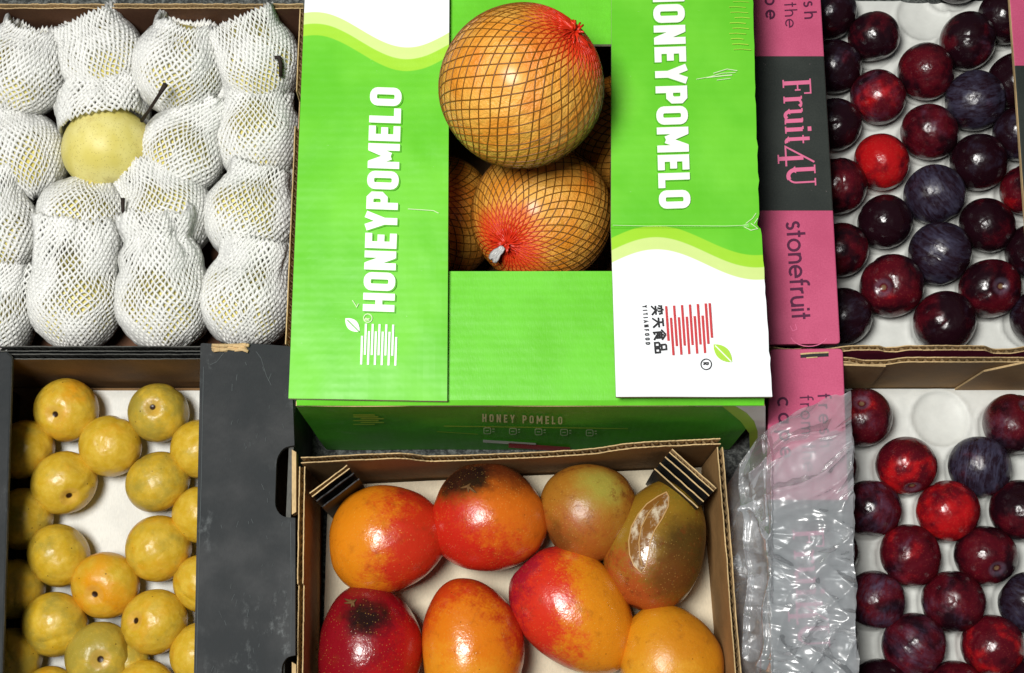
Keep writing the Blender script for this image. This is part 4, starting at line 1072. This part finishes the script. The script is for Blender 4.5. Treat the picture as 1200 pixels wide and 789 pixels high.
# layered diagonal corner boards
BLK = card('black_corner_print', lin(30, 30, 30), 0.55, 0.2)
def px_seed(p): return p[0] * .37
def corner(pa, pb, inward, label=None, pale=False):
    e = empty('corner_post', (0, 0, 0), label, None); e.parent = mbx; e.location = (0, 0, 0)
    dv = Vector(inward)
    for k in range(4 if pale else 3):
        a = at(pa[0], pa[1], ZM) + Vector((dv.x, dv.y, 0)) * (.0056 * k); b = at(pb[0], pb[1], ZM) + Vector((dv.x, dv.y, 0)) * (.0056 * k)
        hh = ZM - .001 - .007 * k
        if k == 0: corr_wall('corner_board', (a.x, a.y), (b.x, b.y), .004, lambda s, h=hh: h, .0042, (BLK, BLK, KRAFT_EDGE), e, 40 + k, .0012)
        else:
            mb = MB(); d = (b - a).normalized(); nn = Vector((-d.y, d.x, 0)) * .00055; n = 24; zt = Vector((0, 0, 1))
            for q_ in range(n + 1):
                p = a.lerp(b, q_ / n); h = hh + .0014 * noise.noise(Vector((q_ * .3, k, px_seed(pa))))
                mb.v += [Vector((p.x, p.y, .004)) - nn, Vector((p.x, p.y, h)) - nn, Vector((p.x, p.y, h)) + nn, Vector((p.x, p.y, .004)) + nn]
            for q_ in range(n):
                for e_ in range(3): x = q_ * 4 + e_; mb.f.append((x, x + 1, x + 5, x + 4)); mb.m.append(1 if e_ == 1 else 0)
            mb.build('corner_board', (BLK, KRAFT_EDGE if pale else BLK), e)
corner((364, 580), (408, 547), (.707, -.707), 'folded board corner, black between kraft edges')
corner((786, 528), (838, 574), (-.707, -.707), 'folded board corner, black with pale stripes', True)
paper_liner('paper_liner', ml1.x + .004, ml1.y, mr0.x + .004, ml0.y - .005, .016, CREAM, 'cream paper sheet under the mangoes', 'liner', amp=.0016, y1b=mr0.y - .004)
wall_slab('floor', ml1.x + .005, ml1.y, mr0.x + .001, ml0.y - .003, .004, .008, (KRAFT, KRAFT), mbx)

def mango(px, py, a, b, ang, z, mat, label, beak=.06, c=.86, scar=False, dent=None):
    """a, b: half axes in photograph pixels; ang: long axis turned from the x axis"""
    ctr = at(px, py, z); k = depth(ctr) / FPX; A, B = a * k, b * k; C = min(A, B) * c
    ca, sa = math.cos(R(ang)), math.sin(R(ang)); sd = px * .013
    def fn(th, ph):
        n_ = sph(th, ph)                       # pole along the long axis
        x, y, zz = n_.z, n_.x, n_.y
        wdt = 1 - .13 * x + .02 * noise.noise(n_ * 1.6 + Vector((sd, 0, 0)))
        x2 = x * (1 + .0); y2 = y * wdt + beak * (1 - x * x) * .5 + beak * .6 * x * abs(x)
        z2 = zz * (1 - .05 * x)
        s = 1 + .012 * noise.noise(n_ * 3 + Vector((0, sd, 0))) - .07 * math.exp(-((n_ - Vector((0, 0, -1))).length / .22) ** 2)
        if dent:
            d = (Vector((x, y, zz)) - Vector(dent[0]).normalized()).length; s -= dent[1] * math.exp(-(d / dent[2]) ** 2)
        v = Vector((A * x2 * s, B * y2 * s, C * z2 * s))
        v = Vector((v.x * ca - v.y * sa, v.x * sa + v.y * ca, v.z))
        return v
    V, F = uv_ball(fn, 56, 40)
    o = mk('mango', V, F, mat, smooth=True, world=False, loc=ctr)
    tag(o, label, 'mango', 'mangoes in the brown box')
    return o, fn
c_or, c_rd, c_yl, c_mr, c_bk, c_ol, c_br, c_gn = lin(224, 130, 20), lin(196, 30, 20), lin(224, 160, 30), lin(150, 14, 26), lin(26, 18, 16), lin(150, 118, 34), lin(112, 66, 26), lin(150, 168, 62)
sz = .05
CRUST = plain('dry_stem_crust', lin(112, 78, 42), .75)
MG = [
 (455, 633, 71, 63, 8, .066, mango_mat('mango_orange_red', lin(216, 128, 22), [('dir', (1, -.15, .2), -.35, .5, lin(190, 34, 22), .95), ('dir', (1, .5, -.3), .7, 1.3, c_mr, .8)], sz, .25, 1), 'glossy mango, orange on the left and red on the right, by the left corner', {}),
 (573, 609, 69, 64, -20, .068, mango_mat('mango_dark_shoulder', lin(206, 102, 22), [('dir', (-.7, -.9, .1), -.15, .6, lin(190, 30, 22), .95), ('spot', (.35, 1.0, .4), .3, 1.0, lin(84, 34, 18), .9, .3), ('spot', (-.5, .72, .6), .25, .78, c_bk, .97, .2)], sz, .22, 4), 'red and orange mango with a blackened stem shoulder, at the back middle', {'stem': (549, 571)}),
 (691, 600, 58, 57, 30, .064, mango_mat('mango_olive_green', lin(162, 106, 32), [('dir', (-.3, -.9, .2), .1, .9, lin(160, 78, 26), .8), ('spot', (.2, .45, .7), .1, .7, lin(158, 156, 66), .75, .3), ('dir', (1, .2, -.2), .45, 1.0, lin(120, 40, 24), .85), ('spot', (-.7, -.6, .4), .2, .6, lin(96, 60, 22), .75, .3)], sz, .33, 9, .8), 'brownish orange mango with a green patch, third along the back wall', {}),
 (771, 639, 81, 57, 68, .064, mango_mat('mango_blotched', lin(142, 106, 30), [('dir', (-.5, -1, .1), .35, 1.0, lin(160, 68, 28), .9), ('spot', (.55, -.1, .6), .3, .85, lin(70, 50, 20), .9, .3), ('spot', (.2, -.6, .6), .15, .65, lin(100, 56, 22), .9, .3), ('dir', (.6, 1, 0), .6, 1.3, lin(110, 100, 30), .7)], sz, .24, 14, .85), 'olive mango blotched brown with a long pale painted reflection, in the back right corner', {'scar': True}),  # the last key adds a reflection put into shape and colour
 (672, 718, 84, 62, -48, .062, mango_mat('mango_red_yellow', lin(216, 132, 24), [('dir', (-1, .05, .15), -.25, .45, lin(204, 38, 28), .95), ('dir', (-1, .35, .0), .6, 1.2, lin(146, 14, 40), .9)], sz, .24, 21), 'large mango, crimson at upper left and yellow at lower right', {}),
 (434, 764, 62, 76, 0, .064, mango_mat('mango_crimson', lin(132, 14, 26), [('dir', (1, -.4, .2), .0, .8, lin(176, 20, 20), .9), ('spot', (-.05, .62, .75), .16, .56, c_bk, .97, .2), ('dir', (-.2, 1, -.2), .8, 1.3, lin(106, 40, 26), .7)], sz, .2, 33), 'dark red mango with a sunken black rot spot, at lower left', {'dent': ((-.05, .5, .8), .045, .3), 'stem': (414, 707)}),
 (554, 763, 61, 82, 6, .064, mango_mat('mango_orange', lin(214, 116, 20), [('dir', (1, .5, -.25), .15, .8, lin(176, 34, 18), .95), ('dir', (-.9, .6, -.2), .35, 1.0, lin(192, 50, 18), .9), ('dir', (-.3, -.6, .6), .2, .9, lin(222, 150, 34), .7)], sz, .25, 41), 'orange mango with red sides, between the crimson and the large one', {}),
 (787, 783, 62, 72, 10, .064, mango_mat('mango_yellow', lin(210, 138, 26), [('dir', (-.3, -1, .4), .1, .8, lin(222, 162, 46), .8), ('spot', (.2, .5, .7), .2, .7, lin(198, 122, 26), .6, .3)], sz, .3, 52), 'plain yellow mango at the lower right, cut by the picture edge', {}),
]
for px, py, a, b, ang, z, mat, lab, kw in MG:
    has_glint = kw.pop('scar', False); stem_px = kw.pop('stem', None)  # first flag: long skin reflection modelled as a pale outline
    o, fn = mango(px, py, a, b, ang, z, mat, lab, **kw)
    if stem_px:
        from mathutils.bvhtree import BVHTree
        bvh = BVHTree.FromPolygons([v.co for v in o.data.vertices], [tuple(p.vertices) for p in o.data.polygons]); mb2 = MB(); qs = random.Random(int(px))
        for k_ in range(7):
            x, y = stem_px; dx, dy = qs.uniform(-11, 11), qs.uniform(-6, 7); pts_ = []
            for t_ in (0, .35, .7, 1):
                p = at(x + dx * t_, y + dy * t_, z) - Vector(o.location); d = (Vector(o.location) + p - CAM).normalized(); h = bvh.ray_cast(p - d * .3, d)
                if h[0] is not None: pts_.append(h[0] + h[1] * (.0012 * (1 - t_)))
            if len(pts_) > 2: mb2.tube(pts_, [.0014, .0012, .0009, .0005][:len(pts_)], 5)
        mb2.build('stem_scar', CRUST, o, world=False, smooth=True)
    if has_glint:
        # long lens-shaped reflection built on: raised pale rim round whitish painted skin
        dep = depth(o.location); me = o.data
        from mathutils.bvhtree import BVHTree
        bvh = BVHTree.FromPolygons([v.co for v in me.vertices], [tuple(p.vertices) for p in me.polygons])
        def onto(x, y, lift=.0006):
            p = at(x, y, z) - Vector(o.location); d = (Vector(o.location) + p - CAM).normalized()
            h = bvh.ray_cast(p - d * .3, d)
            return (h[0] + h[1] * lift) if h[0] is not None else p
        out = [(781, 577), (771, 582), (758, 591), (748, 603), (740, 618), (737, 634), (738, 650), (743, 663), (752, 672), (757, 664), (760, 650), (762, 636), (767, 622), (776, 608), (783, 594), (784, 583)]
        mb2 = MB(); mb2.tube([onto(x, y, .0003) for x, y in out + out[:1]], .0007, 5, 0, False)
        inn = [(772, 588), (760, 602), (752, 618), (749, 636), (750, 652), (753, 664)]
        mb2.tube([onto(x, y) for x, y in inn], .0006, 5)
        mb2.build('glint_rim', plain('pale_glint', lin(204, 162, 104), .3, .5), o, world=False, smooth=True)
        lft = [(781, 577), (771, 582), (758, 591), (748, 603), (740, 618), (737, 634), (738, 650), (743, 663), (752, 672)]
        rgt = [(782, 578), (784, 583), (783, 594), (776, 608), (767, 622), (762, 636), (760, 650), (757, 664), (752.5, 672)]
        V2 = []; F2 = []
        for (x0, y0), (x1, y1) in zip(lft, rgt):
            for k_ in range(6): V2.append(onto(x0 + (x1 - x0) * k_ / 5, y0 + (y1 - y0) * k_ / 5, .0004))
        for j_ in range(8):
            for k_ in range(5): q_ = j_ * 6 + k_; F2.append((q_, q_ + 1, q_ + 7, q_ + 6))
        sm, nt_, b_ = node_mat('painted_glint_skin'); n_ = N(nt_); ob = n_.obj()
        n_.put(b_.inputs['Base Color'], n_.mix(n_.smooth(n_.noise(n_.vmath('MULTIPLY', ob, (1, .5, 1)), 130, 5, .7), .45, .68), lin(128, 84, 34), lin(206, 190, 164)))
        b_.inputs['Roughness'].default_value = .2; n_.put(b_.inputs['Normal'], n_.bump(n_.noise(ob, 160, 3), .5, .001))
        mk('glint_skin', V2, F2, sm, o, smooth=True, world=False)


# ================================================================== PEAR BOX
prx = at(353, 60, ZR - .01).x; pyt = at(180, 8, ZR - .012).y; pyb = at(180, 404, ZR - .01).y; plx = at(-120, 200, ZR).x
pear_box = empty('pear_box', ((prx + plx) / 2, (pyt + pyb) / 2, 0), 'open brown box of pears in white foam nets, at upper left', 'box')
DKBR = card('pear_box_inner', lin(92, 62, 44), 0.8, 0.2, flute='x')
corr_wall('wall', (plx, pyt), (prx, pyt), .003, lambda s: ZR - .011, .005, (DKBR, DKBR, KRAFT_EDGE), pear_box, 51)
# the wall's inner face must look down the picture
corr_wall('wall', (prx, pyt - .004), (prx, pyb),   .003, lambda s: ZR - .009 - (.02 if .26 < s < .36 else 0), .006, (DKBR, KRAFT, KRAFT_EDGE), pear_box, 53)
corr_wall('wall', (prx - .004, pyb + .004), (plx, pyb + .004), .003, lambda s: .08, .005, (DKBR, CHAR, CHAR_EDGE), pear_box, 57)
wall_slab('floor', plx, pyb + .008, prx - .004, pyt - .004, .003, .009, (DKBR, DKBR), pear_box)

def pear_body(Rr, Lh, sd):
    def fn(th, ph):
        n_ = sph(th, ph); t = n_.z
        w = 1 - .10 * t - .06 * t * t * (1 if t > 0 else 0) + .02 * noise.noise(n_ * 1.5 + Vector((sd, 0, 0)))
        s = 1 - .09 * math.exp(-(th / .22) ** 2) - .06 * math.exp(-((math.pi - th) / .25) ** 2)
        return Vector((n_.x * Rr * w * s, n_.y * Rr * w * s, t * Lh * s))
    return fn
def sleeve(Rr, Lh, sd, t0, t1, NA, pitch, flare, squash, droop, gather=0.0):
    """diamond foam netting round the long axis: t in half-lengths from -1 (calyx) to past +1 (open collar)"""
    qn = random.Random(sd); bendx = qn.uniform(-.10, .10); V = []; W = []
    nrow = int((t1 - t0) * Lh / pitch)
    for j in range(nrow + 1):
        t = t0 + (t1 - t0) * j / nrow
        ell = math.sqrt(max(0.0, 1 - min(1, t * t))) * 1.05
        k = max(0, min(1, (t + .05) / .8)); k = k * k * (3 - 2 * k)
        rad = max(ell, ell * (1 - k) + flare * k) if t > 0 else ell
        rad *= 1 - .8 * gather * math.exp(-((t - 1.2) / .2) ** 2)
        rad *= 1 - .10 * max(0, t - 1.0)
        rad = max(.22, rad)
        e = max(0, t - .45); ee = min(1, e / .8); sq = 1 - (1 - squash) * ee
        for i in range(NA):
            a = 2 * math.pi * (i + .5 * (j % 2)) / NA; ca, sa = math.cos(a), math.sin(a)
            wob = 1 + .045 * noise.noise(Vector((ca * 1.7 + sd, sa * 1.7, t * 1.8))) + .20 * ee * noise.noise(Vector((ca * 2.2, sa * 2.2 + sd, t * 1.1))) + .09 * ee * noise.noise(Vector((ca * 6, sa * 6 - sd, t * 1.4)))
            st = noise.noise(Vector((ca * 1.5, sa * 1.5 + sd * 2, t * 2.2)))
            zj = t * 1.03 * Lh + pitch * st * .45 + e * .30 * Lh * noise.noise(Vector((ca * 1.2 + sd, sa * 1.2, 4))) + pitch * .25 * qn.uniform(-1, 1)
            aa = a + (2 * math.pi / NA) * (.9 * noise.noise(Vector((ca * 1.6, sa * 1.6 - sd, t * 1.5))) + .14 * qn.uniform(-1, 1))
            V.append(Vector((math.cos(aa) * rad * Rr * wob + bendx * e * Rr, math.sin(aa) * rad * Rr * wob * sq + droop * e * e * Rr, zj)))
            W.append(max(0, min(1, .5 + 1.1 * noise.noise(Vector((ca * 1.3 - sd, sa * 1.3, t * 1.6 + 7))) + .5 * ee)))
    F = []
    for j in range(nrow - 1):
        for i in range(NA):
            if j % 2 == 0: l, r = (i - 1) % NA, i
            else: l, r = i, (i + 1) % NA
            F.append((j * NA + i, (j + 1) * NA + r, (j + 2) * NA + i, (j + 1) * NA + l))
    return V, F, W
def pear(px, py, rpx, lk, axis, lab, sd, t0=-.965, t1=1.75, z=.054, flare=.97, squash=.6, droop=.0, gather=0., stem=None, roll=None, bare=False):
    c = at(px, py, z); k = depth(c) / FPX; Rr = rpx * k; Lh = Rr * lk
    fn = pear_body(Rr * (1.0 if bare else .99), Lh * (1.0 if bare else .97), sd); V, F = uv_ball(fn, 44, 30)
    o = mk('pear', V, F, PEAR, smooth=True, world=False, loc=c)
    ax = Vector(axis).normalized(); zl_ = ax
    up = Vector((0, 0, 1)); xl_ = zl_.cross(up).normalized() * -1; yl_ = zl_.cross(xl_).normalized()
    M3 = Matrix((xl_, yl_, zl_)).transposed()
    o.rotation_mode = 'QUATERNION'; o.rotation_quaternion = M3.to_quaternion()
    tag(o, lab, 'pear', 'pears in white foam nets')
    V, F, W = sleeve(Rr, Lh, sd, t0, t1, 48, .0033, flare, squash, droop, gather)
    s = mk('foam_net', V, F, FOAM, o, smooth=True, world=False)
    g = s.vertex_groups.new(name='strand'); 
    for k_ in range(11): g.add([i for i, w_ in enumerate(W) if int(w_ * 10) == k_], k_ / 10, 'REPLACE')
    m = s.modifiers.new('strands', 'WIREFRAME'); m.thickness = .0048; m.use_even_offset = False; m.use_boundary = True; m.use_replace = True
    m.vertex_group = 'strand'; m.thickness_vertex_group = .52
    if stem:
        mb = MB(); mb.tube([Vector(p) * Rr for p in stem], [.0022, .0017, .0016, .0019, .0026][:len(stem)], 6); mb.build('stem', STEM, o, world=False, smooth=True)
    return o
# tilt: the collar end points up the picture and a little off the floor
def ax(dx, dz=.34): return (dx, 1, dz)
pear(26, 84, 50, 1.06, ax(.45, .55), 'netted pear in the back left corner of its box', 11, t1=.97, z=.082, flare=.66)
pear(121, 68, 47, 1.06, ax(-.55, .6), 'netted pear at the back wall, behind the bare one', 12, t1=1.0, z=.082, flare=.86)
pear(211, 80, 51, 1.06, ax(.25, .6), 'netted pear at the back wall, right of the bare stem', 13, t1=.98, z=.084, flare=.7)
pear(302, 72, 47, 1.08, ax(-.5, .6), 'netted pear with a short black stem in the back right corner', 14, t1=1.0, z=.084, flare=.9)
pear(28, 184, 48, 1.1, ax(-.3, .3), 'netted pear left of the bare yellow one', 15, t1=1.15, z=.06, flare=.6)
pear(214, 180, 48, 1.1, ax(.5, .34), 'netted pear right of the bare yellow one', 16, t1=1.45, z=.058, flare=.8)
pear(304, 162, 47, 1.12, ax(-.08, .34), 'netted pear on the right side, behind the third row', 17, t1=1.6, z=.058, flare=.9)
pear(98, 258, 50, 1.0, ax(.12, .15), 'netted pear in front of the bare one', 18, t1=.985, z=.056, flare=.4)
pear(198, 252, 49, 1.05, ax(-.4, .3), 'netted pear in the third row, right of a black stem', 19, t1=1.3, z=.054, flare=.84)
pear(295, 254, 52, 1.02, ax(.28, .3), 'netted pear on the right side, third row from the back', 20, t1=1.12, z=.056, flare=.72)
pear(-4, 276, 50, 1.15, ax(-.2, .34), 'netted pear cut by the left picture edge, third row', 21, t1=1.3, z=.06, flare=.8)
pear(90, 351, 52, 1.12, ax(.08, .42), 'netted pear in the front row with a straight open collar', 22, t1=1.62, z=.056, flare=.92)
pear(193, 352, 54, 1.08, ax(-.04, .42), 'netted pear in the front row with a pinched crumpled collar', 23, t1=1.72, z=.056, flare=.86, gather=.3)
pear(290, 352, 52, 1.04, ax(.24, .32), 'netted pear in the front right corner, its net drawn in at the bottom', 24, t1=1.3, z=.056, flare=.76)
pear(-12, 374, 50, 1.12, ax(.3, .34), 'netted pear cut by the left picture edge, front row', 25, t1=1.3, z=.056, flare=.8)
# the bare pear: its net pushed back off the fruit
o = pear(126, 172, 53, .95, ax(-.22, .12), 'bare yellow pear with long stem, its net pushed back', 31, t0=.50, t1=1.45, z=.068, flare=.98, squash=.8, bare=True)
def world_stem(pts_px, name, parent, rads):
    mb = MB(); mb.tube([at(x, y, z) for x, y, z in pts_px], rads, 6)
    o = mb.build(name, STEM, None, smooth=True)
    o.parent = parent; bpy.context.view_layer.update(); o.matrix_parent_inverse = parent.matrix_world.inverted(); return o
world_stem([(166, 142, .098), (175, 129, .112), (186, 112, .125), (194, 99, .134)], 'stem', o, [.0018, .0015, .0016, .0026])
pears = {p['label']: p for p in bpy.data.objects if p.name.startswith('pear') and p.get('category') == 'pear'}
P4 = [p for l, p in pears.items() if 'short black stem' in l][0]; P10 = [p for l, p in pears.items() if 'right of a black stem' in l][0]
world_stem([(329, 90, .108), (329, 76, .115), (327, 67, .118), (322, 68, .118)], 'stem', P4, [.002, .002, .0022, .002])
world_stem([(146, 258, .085), (144, 246, .092), (144, 232, .096)], 'stem', P10, [.002, .0018, .002])

# ================================================================== PLASTIC BAG over the lower ledge
def bag(sd, amp, z0, parent=None, inset=0):
    NX, NY = 120, 230; V = []; F = []
    top = [(850, 572), (866, 545), (890, 510), (912, 494), (945, 478), (980, 464), (997, 458)]
    bot = [(866, 840), (890, 840), (915, 840), (940, 840), (965, 840), (990, 840), (1006, 840)]
    def lerp(tab, s):
        s = max(0, min(1, s)) * (len(tab) - 1); i = min(int(s), len(tab) - 2); f = s - i
        return Vector(tab[i]) * (1 - f) + Vector(tab[i + 1]) * f
    xo = at(897, 600, ZR).x
    for j in range(NY + 1):
        v = j / NY
        for i in range(NX + 1):
            u = i / NX; p = lerp(top, u) * (1 - v) + lerp(bot, u) * v
            px, py = p.x, p.y + inset * (1 - v)
            if i == 0: px += 10 * noise.noise(Vector((0, v * 6, 1))) + 4 * noise.noise(Vector((0, v * 19, 1)))
            if i == NX: px += 5 * noise.noise(Vector((0, v * 9, 5 + sd))) + 2 * noise.noise(Vector((0, v * 31, 5)))
            if j == 0: py += 7 * noise.noise(Vector((u * 7, 2, 1)))
            wx = 9 * noise.noise(Vector((px * .018, py * .018, 3 + sd))); wy = 9 * noise.noise(Vector((px * .018, py * .018, 8 + sd)))
            t_ = max(0, min(1, (py - 560) / 80)); t_ = t_ * t_ * (3 - 2 * t_)
            def ridge(ang, across, along, z0):
                c, s_ = math.cos(R(ang)), math.sin(R(ang)); al = (px + wx) * c + (py + wy) * s_; ac = -(px + wx) * s_ + (py + wy) * c
                return max(0, 1 - 2.4 * abs(noise.noise(Vector((al / along, ac / across, z0 + sd))))) 
            top_ = .0068 * ridge(-40, 36, 140, 1) ** 1.5 + .003 * ridge(-30, 17, 80, 4)
            low_ = .0058 * ridge(28, 40, 130, 2) ** 1.5 + .0036 * ridge(-52, 30, 110, 6) ** 1.3 + .0022 * ridge(6, 17, 80, 7)
            h = top_ * (1 - t_) + low_ * t_ + .0008 * noise.noise(Vector((px * .10, py * .08, 9)))
            if px < 905: h += .010 * ridge(82, 24, 90, 5) ** 1.4
            h *= amp
            q0 = at(px, py, ZR); drop = max(0, xo - q0.x)
            z = ZR + z0 + max(0, h) - 1.5 * drop + (.016 * noise.noise(Vector((px * .04, py * .028, 2))) * min(1, drop / .012))
            V.append(at(px, py, max(.02, z)))
    for j in range(NY):
        for i in range(NX): q_ = j * (NX + 1) + i; F.append((q_, q_ + 1, q_ + NX + 2, q_ + NX + 1))
    o = mk('film_layer' if parent else 'plastic_bag', V, F, BAG, parent, smooth=True, loc=None if parent else at(930, 640, ZR))
    return o
bagobj = tag(bag(0, 1.0, .0060), 'crumpled clear plastic bag lying over the lower pink ledge', 'plastic bag')
bag(37.3, .75, .0015, bagobj, 42)
